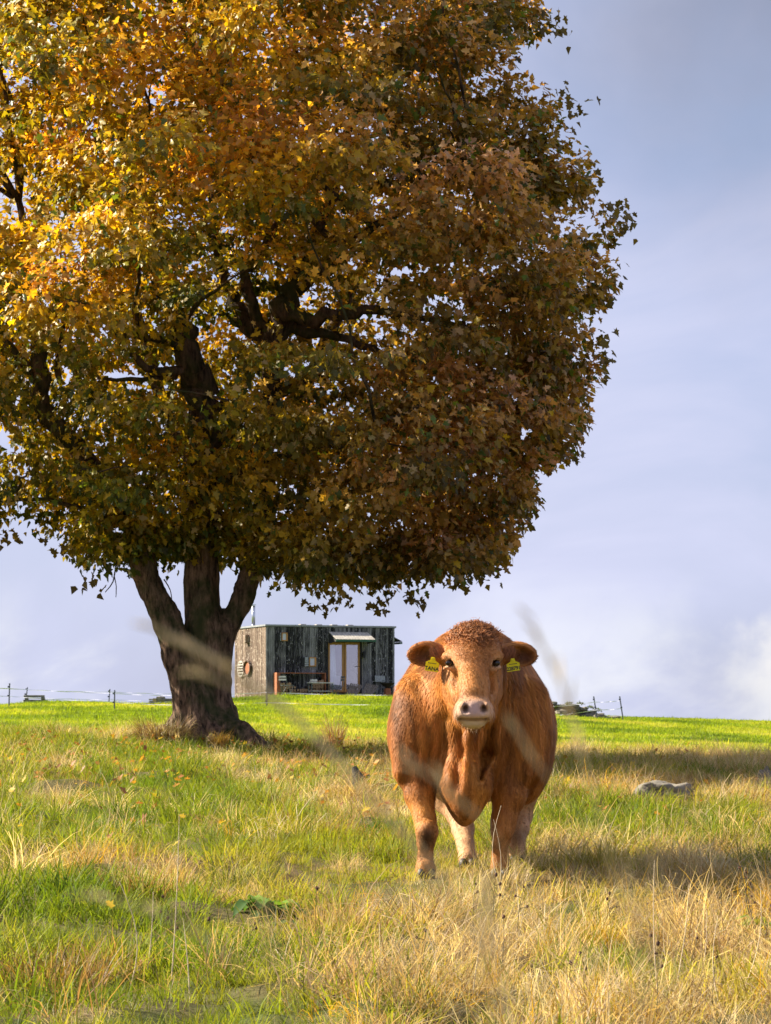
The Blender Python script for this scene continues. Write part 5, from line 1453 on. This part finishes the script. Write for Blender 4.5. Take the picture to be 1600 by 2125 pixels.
for (a, b, s_) in [(1165, 1479, .22), (1245, 1487, .2)]: MB().blob(at(a, b, 87.6) - pile.location, (s_, .2, s_ * .5), seed=k, amp=.25, boxy=.4).build('stone', M_stone, pile); k += 1
for j, (a, b) in enumerate([(1205, 1462), (1225, 1470), (1180, 1462), (1240, 1476), (1195, 1478), (1150, 1470), (1160, 1500)]):
    o = leaf_cloud('weeds', 90, (.16, .10, .09), .04, [(.06, .11, .02), (.14, .20, .03), (.10, .08, .02)], 60 + j, pile, at(a, b, 87.7) - pile.location, 1.5); o['kind'] = 'stuff'
# timber stack on the left skyline
M_grey = m_simple('weathered_plank', (.10, .09, .08), rough=.9, color2=(.30, .28, .25), scale=9, stretch=(.3, 1, 1))
tp = at(71, 1456, 93); ts = empty('timber_stack', (tp.x, tp.y, gz(tp.x, tp.y)), 'low stack of grey timber baulks on the skyline at the far left', 'timber')
for (a, b, ya, yb) in [(50, 92, 1442.5, 1447), (49, 97, 1452, 1458)]:
    p0 = at(a, yb, 93) - ts.location; p1 = at(b, ya, 93) - ts.location; MB().box(p0.x, p1.x, -.12, .12, p0.z, p1.z, bev=.01).build('baulk', M_grey, ts)
for a in (52, 86):
    p0 = at(a, 1452, 93) - ts.location; p1 = at(a + 7, 1447, 93) - ts.location; MB().box(p0.x, p1.x, -.14, .10, p0.z, p1.z, bev=.01).build('block', M_stone2, ts)
MB().box(*[q for q in ((at(52, 1450, 93) - ts.location).x, (at(90, 1450, 93) - ts.location).x)], -.10, .08, (at(52, 1450, 93) - ts.location).z, (at(52, 1448.6, 93) - ts.location).z).build('board', M_white, ts)
tp = at(330, 1462, 90); ts = empty('timber_stack', (tp.x, tp.y, gz(tp.x, tp.y)), 'boards and a pale rock piled on the skyline just left of the trunk', 'timber')
for (a, b, ya, yb, mt) in [(309, 360, 1457.5, 1462, M_stone2), (309, 330, 1450, 1453, M_grey), (310, 326, 1454, 1457, M_grey), (341, 362, 1449.5, 1456, M_grey)]:
    p0 = at(a, yb, 90) - ts.location; p1 = at(b, ya, 90) - ts.location; MB().box(p0.x, p1.x, -.12, .12, p0.z, p1.z, bev=.008).build('board', mt, ts)
MB().blob(at(334, 1451, 89.9) - ts.location, (.16, .15, .10), seed=4, amp=.3, boxy=.5).build('rock', M_stone, ts)
p0 = at(318, 1456.5, 90) - ts.location; MB().box(p0.x, p0.x + .28, -.16, -.12, p0.z, p0.z + .12).build('label_board', m_simple('ochre_board', (.35, .26, .12), var=.2), ts)

def rock(px_, py_, D, r_, label, seed, mat=None, boxy=.35, sink=.35):
    c = at(px_, py_, D); z = gz(c.x, D)
    o = MB().blob((0, 0, 0), r_, seed=seed, amp=.30, nu=30, nv=20, boxy=boxy, freq=3.4).build('field_stone', mat or M_stone, smooth_shade=True)
    o.location = (c.x, D, z + r_[2] * (1 - sink) - .06); return tag(o, label, 'stone')
rock(1372, 1652, 22.0, (.24, .24, .12), 'low rounded grey boulder lying in the dry grass right of the cow', 5)
rock(1428, 1655, 22.0, (.05, .08, .10), 'small grey stone touching the right end of the low boulder', 8)
rock(1592, 1600, 24.5, (.085, .12, .19), 'upright pointed stone in the dry grass at the right edge', 12, boxy=.2, sink=.2)
# dark stump to the left of the cow
c = at(742, 1590, 23.0); st = empty('tree_stump', (c.x, 23.0, gz(c.x, 23.0)), 'small black rotten stump poking out of the grass between tree and cow', 'stump')
M_black = m_simple('charred_wood', (.012, .010, .009), rough=.9, color2=(.05, .045, .04), scale=20)
MB().tube([(0, 0, -.1), (.01, 0, .10), (-.03, 0, .20)], [.07, .05, .022], n=9, jit=.35).build('stub', M_black, st); MB().tube([(.02, 0, 0), (.08, .02, .10), (.10, .02, .13)], [.05, .035, .015], n=7, jit=.3).build('splinter', M_stone2, st)

# ------------------------------------------------------------------ individual plants
def m_static(): return M_plant
def tussock(px_, py_, D, label, n, spread, h0, h1, lean, droop, cols, seed, w_=.006, name='grass_tussock', cat='grass tussock', group=None, dz=0.0):
    c = at(px_, py_, D); V_, F_ = blades(n, spread, h0, h1, w_, lean, droop, seed, 4)
    r = np.random.default_rng(seed); CC_ = np.zeros((len(V_), 3)); nv = len(V_) // n
    for i in range(n): CC_[i * nv:(i + 1) * nv] = np.array(cols[r.integers(0, len(cols))]) * (.6 + .7 * r.random())
    o = link(name, new_mesh(name, np.array(V_), F_, cols=CC_), M_plant, None, (c.x, D, gz(c.x, D) - .02 + dz)); return tag(o, label, cat, group)
straw = [(.45, .32, .13), (.55, .43, .2), (.32, .20, .08), (.62, .52, .32)]
brown = [(.16, .085, .03), (.26, .15, .06), (.40, .27, .12), (.10, .055, .02)]
greens = [(.05, .10, .012), (.09, .17, .015), (.14, .22, .02)]
tussock(335, 1532, 29.2, 'shaggy brown tussock of dead grass against the left foot of the tree', 900, .24, .20, .42, .7, 2.4, brown + straw, 1, .008, dz=.06)
tussock(300, 1535, 29.4, 'smaller brown tussock left of the shaggy one at the tree foot', 260, .16, .12, .30, .5, 1.9, brown, 2, .009)
tussock(455, 1545, 29.0, 'ochre tuft of grass on the root at the front of the trunk', 160, .10, .10, .25, .6, 1.8, [(.5, .28, .04), (.35, .22, .05)], 3, .008, dz=.10)
tussock(692, 1528, 31.0, 'tall rust brown dead tussock in the field edge behind the stump', 220, .10, .15, .55, .28, .8, [(.42, .18, .07), (.5, .34, .18), (.55, .42, .26)], 4, .007)
tussock(150, 1522, 33.0, 'reddish brown bracken leaning in the grass left of the tree', 160, .22, .15, .38, .7, 1.2, [(.34, .15, .04), (.25, .12, .04), (.1, .12, .05)], 5, .012)
tussock(112, 1510, 34.0, 'second tuft of bracken, to the left of the reddish one', 120, .16, .12, .34, .7, 1.0, [(.24, .15, .05), (.12, .12, .05)], 6, .012)
tussock(1215, 1650, 20.5, 'dark brown tussock immediately right of the cow', 200, .14, .08, .24, .6, 1.8, [(.06, .04, .015), (.14, .09, .03), (.05, .07, .015)], 7)
tussock(1545, 1640, 21.5, 'dense straw tussock left of the pointed stone', 240, .18, .12, .38, .5, 1.4, straw + brown, 8)
tussock(1340, 1900, 12.2, 'dark hollow tussock in the straw right of the cow feet', 220, .16, .10, .26, .5, 1.6, [(.05, .03, .012), (.16, .10, .03), (.3, .2, .08)], 9, .005)
tussock(1245, 1925, 11.7, 'yellow orange tuft among grey straw below the cow', 160, .09, .08, .22, .5, 1.3, [(.62, .36, .02), (.45, .33, .03), (.3, .24, .03)], 10, .005)
tussock(470, 1990, 11.0, 'dark green tussock with yellow blades near the bottom left', 260, .16, .12, .30, .5, 1.3, greens + [(.5, .42, .03)], 11, .005)
tussock(100, 2040, 10.4, 'brown and orange tussock in the bottom left corner', 300, .22, .12, .34, .5, 1.4, brown + [(.4, .22, .04)], 12, .005)
tussock(600, 1960, 11.3, 'deep green rushy tussock in the middle foreground', 240, .18, .12, .30, .7, 1.0, [(.03, .07, .015), (.06, .11, .02)], 13, .005)
tussock(300, 1845, 13.2, 'straw and rust tussock left of the dock plant', 260, .2, .12, .36, .45, 1.3, [(.5, .3, .1), (.36, .18, .05), (.6, .48, .24)], 14, .005)
tussock(500, 1790, 14.0, 'olive tussock with pale tips above the dock plant', 240, .18, .12, .30, .5, 1.4, [(.2, .2, .03), (.4, .34, .1), (.1, .14, .02)], 15, .005)
for j, (a, b, D) in enumerate([(1330, 1690, 20.2), (1390, 1700, 19.9), (1450, 1695, 20.0), (1520, 1690, 20.3), (1575, 1692, 20.6), (1275, 1672, 20.8)]):  # row of tussocks darkened to stand for the strip of tree shade
    tussock(a, b, D, ['dark green tussock below the left part of the low boulder', 'dark green tussock right below the middle of the low boulder', 'dark green tussock below the small stone beside the boulder', 'dark green tussock between the boulder and the right edge', 'dark green tussock at the right edge of the slope', 'dark green tussock midway between the cow and the low boulder'][j], 200, .2, .08, .22, .7, 1.2, [(.03, .08, .015), (.05, .11, .015), (.02, .05, .01)], 30 + j, .006, group='dark green tussocks below the boulder')
tussock(1040, 1838, 14.35, 'pale dry grass standing in front of the right front foot of the cow', 230, .14, .12, .30, .4, 1.2, [(.50, .36, .18), (.62, .48, .30), (.42, .30, .14)], 51, .004)
tussock(960, 1845, 14.2, 'pale dry grass tuft below the brisket of the cow', 160, .14, .08, .20, .5, 1.4, [(.50, .38, .18), (.62, .50, .30), (.30, .30, .08)], 52, .004)
tussock(880, 1900, 13.2, 'bushy pale dead grass just nearer than the left front foot of the cow', 320, .24, .12, .30, .5, 1.6, [(.55, .42, .24), (.66, .54, .36), (.42, .28, .14)], 53, .004)
# broad leaved dock
def broad_plant(px_, py_, D, label, n, ln_, wd_, cols, seed, cat='plant', name='dock_plant', erect=.6):
    c = at(px_, py_, D); root = empty(name, (c.x, D, gz(c.x, D)), label, cat); r = np.random.default_rng(seed)
    for i in range(n):
        a = r.random() * 6.28; e_ = erect * (.4 + .9 * r.random()); L_ = ln_ * (.6 + .6 * r.random()); V_ = []; K = 6; x_ = 0; z_ = 0; ang = e_
        dx, dy = math.cos(a), math.sin(a)
        for k in range(K + 1):
            t = k / K; w = wd_ * math.sin(math.pi * min(1, t * .86 + .10)) * (1 if k < K else .05)
            for s_ in (-1, 0, 1): V_.append((dx * x_ - dy * s_ * w, dy * x_ + dx * s_ * w, z_ + abs(s_) * w * .35 + .01 * math.sin(k * 2.1 + s_)))
            x_ += math.cos(ang) * L_ / K; z_ += math.sin(ang) * L_ / K; ang -= .28
        F_ = []
        for k in range(K):
            for s_ in (0, 1): b = k * 3 + s_; F_.append((b, b + 1, b + 4, b + 3))
        cc = np.array(cols[r.integers(0, len(cols))]) * (.7 + .6 * r.random())
        link('leaf', new_mesh('leaf', np.array(V_), np.array(F_), cols=np.repeat(cc[None], len(V_), 0)), M_plant, root)
    return root
broad_plant(548, 1868, 12.7, 'dark green dock plant with broad curling leaves in the foreground grass', 20, .26, .036, [(.05, .11, .015), (.09, .18, .02), (.16, .27, .03)], 3)
broad_plant(612, 1880, 12.5, 'small dock plant with long flat leaves, right of the larger dock', 10, .26, .030, [(.04, .10, .03), (.06, .12, .04)], 4, erect=.25)
broad_plant(70, 1712, 16.5, 'pale grey green thistle rosette at the left edge of the slope', 10, .20, .022, [(.26, .34, .26), (.12, .20, .12)], 5, name='thistle_rosette')
broad_plant(12, 1708, 16.6, 'broad pale leaf of coltsfoot at the very left edge', 3, .16, .03, [(.42, .50, .44)], 6, name='coltsfoot')
broad_plant(60, 1935, 11.6, 'fresh green low nettle clump left in the foreground', 14, .14, .02, [(.07, .18, .02), (.10, .24, .03)], 7, name='nettle_clump')
broad_plant(1596, 1880, 12.4, 'green leaved shoot leaning into the right edge', 12, .20, .018, [(.12, .22, .03), (.28, .32, .04)], 8, name='green_shoot', erect=1.1)
# dead rush and knapweed stalks with dark heads
M_stalk = m_simple('dry_stalk', (.62, .50, .32), rough=.8, var=.3, scale=20, bump=0)
M_stalkd = m_simple('dark_stalk', (.10, .08, .03), rough=.8, var=.3, scale=20, bump=0)
M_head = m_simple('seed_head', (.09, .045, .025), rough=.9, var=.4, scale=40)
def stalk(px0, py0, px1, py1, D, label, name, cat, group, heads=0, r_=.0026, mat=None, seed=0, bend=.06):
    a = at(px0, py0, D); z = gz(a.x, D); root = empty(name, (a.x, D, z - .02), label, cat, group)
    tip = at(px1, py1, D) - root.location; rr = np.random.default_rng(seed); pts = []
    sway = rr.normal(0, bend)
    for t in np.linspace(0, 1, 8): pts.append(Vector((tip.x * t + sway * math.sin(math.pi * t) * tip.length, rr.normal(0, .002), tip.z * t)))
    MB().tube(pts, [r_ * (1 - .6 * t) for t in np.linspace(0, 1, 8)], n=5).build('stem', mat or M_stalk, root)
    for h in range(heads):
        q = pts[-1] if h == 0 else pts[-1 - h] + Vector((rr.normal(0, .025), 0, .01)); s_ = .0045 + .003 * rr.random()
        if h: MB().tube([pts[-1 - h], q], .0014, n=4).build('twig', mat or M_stalk, root)
        MB().blob(q, (s_, s_, s_ * 1.2), seed=h + seed, amp=.5, nu=7, nv=5).build('seed_head', M_head, root)
r = np.random.default_rng(44)
tall = [(355, 2060, 372, 1690, 10.6, 'tallest pale straw standing in the left foreground'), (300, 2040, 318, 1850, 10.8, 'pale straw left of the tallest straw'), (395, 2100, 380, 1905, 10.1, 'pale bent straw right of the tallest straw'), (262, 2060, 248, 1830, 10.5, 'thin reddish straw at the left foreground')]
for i, t in enumerate(tall): stalk(*t[:5], t[5], 'grass_stalk', 'grass stalk', 'tall straws in the left foreground', r_=.0032, seed=i)
RS = ['long pale straw rising through the grass right of the yellow orange tuft', 'pale straw leaning right beside the dark hollow tussock', 'short thick pale straw cut off by the bottom edge', 'thin straw left of the dark rush blade', 'straw leaning far right near the right edge', 'straw leaning left at the bottom, left of the short thick one', 'thin straw standing before the right front leg of the cow', 'shorter thin straw beside the one before the right front leg', 'upright straw near the bottom right corner', 'long straw below the cow muzzle leaning right', 'straw below the left front leg of the cow leaning left']
for i, (a, b, c_, d_, D) in enumerate([(1370, 2110, 1358, 1785, 10.0), (1400, 2060, 1430, 1835, 10.5), (1270, 2125, 1258, 2020, 9.6), (1450, 2000, 1467, 1890, 11.0), (1530, 2050, 1578, 1840, 10.4), (1180, 2110, 1120, 1990, 9.8), (1050, 1790, 1040, 1672, 14.1), (1030, 1780, 1024, 1700, 14.05), (1500, 2110, 1490, 1900, 9.9), (980, 2115, 1010, 1900, 9.9), (900, 2100, 880, 1920, 10.0)]):
    stalk(a, b, c_, d_, D, RS[i], 'grass_stalk', 'grass stalk', 'tall straws in the right foreground', r_=.0026, seed=20 + i)
for i in range(20):
    a = r.uniform(760, 1600) if i < 15 else r.uniform(330, 760); D = r.uniform(9.4, 12.2); g_ = gz((a - 800) / F * D, D); b = EYE - g_ / D * F; hgt = r.uniform(.16, .34) / D * F
    stalk(a, b, a + r.normal(0, 18), b - hgt, D, 'thin dark stalk with brown knapweed heads among the foreground straw', 'knapweed_stalk', 'dead flower stalk', 'knapweed stalks in the foreground', heads=r.integers(1, 4), r_=.0022, mat=M_stalkd, seed=50 + i)
for i, (a, b, c_, d_, D) in enumerate([(1482, 1870, 1476, 1783, 12.6), (1575, 1890, 1535, 1800, 12.2), (1590, 1870, 1560, 1790, 12.3)]):
    stalk(a, b, c_, d_, D, ['dark upright rush blade on the right of the slope', 'dark branching dead stem near the right edge', 'dark dead stem at the right edge beside the green shoot'][i], 'rush_stalk', 'rush', None, heads=[0, 3, 3][i], r_=.004, mat=M_stalkd, seed=90 + i)
# fallen dark branch at the bottom
bp = at(740, 2100, 9.75); fb_ = empty('fallen_branch', (bp.x, 9.75, gz(bp.x, 9.75)), 'thin dark dead branch arching in the grass at the bottom edge', 'branch')
pts = [(at(a, b, 9.75) - fb_.location) for a, b in ((610, 2112), (660, 2098), (700, 2085), (735, 2092), (770, 2112), (800, 2140))]
MB().tube(pts, [.003, .005, .006, .006, .005, .004], n=6, jit=.2).build('stem', M_black, fb_); MB().tube([pts[1], pts[1] + Vector((.03, 0, .05)), pts[1] + Vector((.07, 0, .06))], .0025, n=5).build('twig', M_black, fb_)
# fallen leaves in the sward
n = 1500; X = rng.normal(-1.2, 2.4, n); D = rng.normal(27, 4.5, n); q_ = (D > 10) & (D < 38); X, D = X[q_], D[q_]; k = np.abs(X) < .15 * D; X, D = X[k], D[k]; n = len(X)
VV = []; FF = []; CC_ = []
for i in range(n):
    b = len(VV); s_ = rng.uniform(.035, .06); a = rng.random() * 6.28; p = np.array([X[i], D[i], gz(X[i], D[i]) + rng.uniform(.04, .13)]); tl = rng.normal(0, .5, 2)
    for q in LEAF: 
        x_, y_ = q * s_; xr_, yr_ = x_ * math.cos(a) - y_ * math.sin(a), x_ * math.sin(a) + y_ * math.cos(a); VV.append(p + np.array([xr_, yr_, xr_ * tl[0] + yr_ * tl[1] + abs(y_) * .5]))
    cc = np.array([(.50, .24, .04), (.40, .16, .04), (.55, .38, .05), (.25, .11, .04)][rng.integers(0, 4)]); CC_ += [cc] * 13
    FF += [tuple(b + z for z in f_) for f_ in LEAF_F.tolist()]
o = link('fallen_leaves', new_mesh('fallen_leaves', np.array(VV), np.array(FF), cols=np.array(CC_)), M_plant); tag(o, 'scattered orange and brown fallen leaves caught in the grass', 'leaves', kind='stuff')

# ------------------------------------------------------------------ grass stalks close to the lens (out of focus)
M_near = m_simple('near_straw', (.55, .42, .20), rough=.8, var=.15, scale=30, bump=0)
def near_stalk(pts, label, r0, seed, head=None, mat=None):
    """pts: (px, py, D, width factor) from the tip down; the stem then runs on into the ground"""
    P = [at(a, b, D) for a, b, D, w in pts]; W = [w for *_, w in pts]
    last = P[-1]; dirn = (P[-1] - P[-2]).normalized()
    foot = Vector((last.x + dirn.x * .25, last.y + .10, gz(last.x, last.y) - .02)); m1 = last.lerp(foot, .4) + Vector((dirn.x * .10, 0, 0))
    root = empty('grass_stalk', foot, label, 'grass stalk', None)
    Pn = P + [m1, foot]; W = W + [.7, .8]; out = []; rr = []
    for i in range(len(Pn) - 1):
        p0 = Pn[max(0, i - 1)]; p1 = Pn[i]; p2 = Pn[i + 1]; p3 = Pn[min(len(Pn) - 1, i + 2)]
        for k in range(6):
            t = k / 6; out.append(0.5 * ((2 * p1) + (p2 - p0) * t + (2 * p0 - 5 * p1 + 4 * p2 - p3) * t * t + (3 * p1 - p0 - 3 * p2 + p3) * t ** 3) - foot); rr.append(r0 * (W[i] + (W[i + 1] - W[i]) * t))
    out.append(Vector((0, 0, 0))); rr.append(r0)
    MB().tube(out, rr, n=6).build('stem', mat or M_near, root)
    if head:
        a, b = head; r = np.random.default_rng(seed); m = MB(); n_ = len(out)
        for i in range(int(a), int(b)):
            for j in range(0 if i % 3 else 1):
                q = out[i].lerp(out[min(i + 1, n_ - 1)], r.random()); tdir = (out[max(i - 1, 0)] - out[i + 1]).normalized()
                d = (tdir + Vector(r.normal(0, .22, 3))).normalized(); L_ = .006 + .004 * r.random()
                m.tube([q, q + d * L_ * .5, q + d * L_], [.0003, .00055, .0002], n=4)
        m.build('seed_head', mat or M_near, root)
near_stalk([(318, 1303, .80, .5), (350, 1320, .80, 1.2), (420, 1355, .80, 1.5), (490, 1398, .80, 1.2), (560, 1445, .80, 1.5), (640, 1515, .80, 1.3), (720, 1600, .80, 1.2), (800, 1690, .80, 1.1), (870, 1760, .80, 1.0), (960, 1900, .80, .8), (1010, 2010, .80, .8), (1060, 2125, .80, .8)], 'blurred pale grass stalk crossing the trunk and the field left of the cow', .0008, 1, head=(0, 34))
near_stalk([(425, 1395, .80, .5), (450, 1410, .80, 1.0), (500, 1432, .80, .9), (600, 1480, .80, .8), (700, 1570, .80, .8), (850, 1760, .80, .8), (930, 1900, .80, .8), (1000, 2060, .80, .8), (1030, 2140, .80, .8)], 'second blurred stalk just under the pale one where it crosses the trunk', .0004, 2, head=(0, 8))
near_stalk([(1105, 1285, .80, .4), (1130, 1350, .80, .9), (1165, 1425, .80, 1.0), (1190, 1500, .80, 1.2), (1212, 1580, .80, 1.0), (1240, 1670, .80, .8), (1262, 1760, .80, .7), (1290, 1900, .80, .6), (1330, 2130, .80, .6)], 'blurred grey pink grass stalk rising right of the cow', .0004, 3, head=(0, 26))
near_stalk([(845, 1572, .80, .5), (880, 1600, .80, 1.1), (960, 1665, .80, 1.1), (1010, 1715, .80, .7), (1100, 1830, .80, .6), (1180, 1940, .80, 1.0), (1260, 2020, .80, 1.0), (1340, 2090, .80, .8), (1400, 2150, .80, .7)], 'blurred grass stalk crossing the chest of the cow', .0004, 4, head=(2, 16))
near_stalk([(1068, 1508, .80, .5), (1085, 1535, .80, 1.0), (1112, 1580, .80, 1.1), (1135, 1610, .80, .6), (1200, 1700, .80, .4), (1330, 1900, .80, .4), (1420, 2130, .80, .4)], 'short blurred grass stalk crossing the right flank of the cow', .0004, 5, head=(3, 14))
near_stalk([(150, 1855, .80, .6), (230, 1868, .80, 1.0), (330, 1895, .80, 1.1), (420, 1945, .80, 1.2), (490, 2000, .80, 1.1), (560, 2060, .80, .8), (620, 2140, .80, .7)], 'blurred brownish stalk arching over the bottom left grass', .0003, 6, head=(2, 26))

# tree shade of the far field is left to the sun
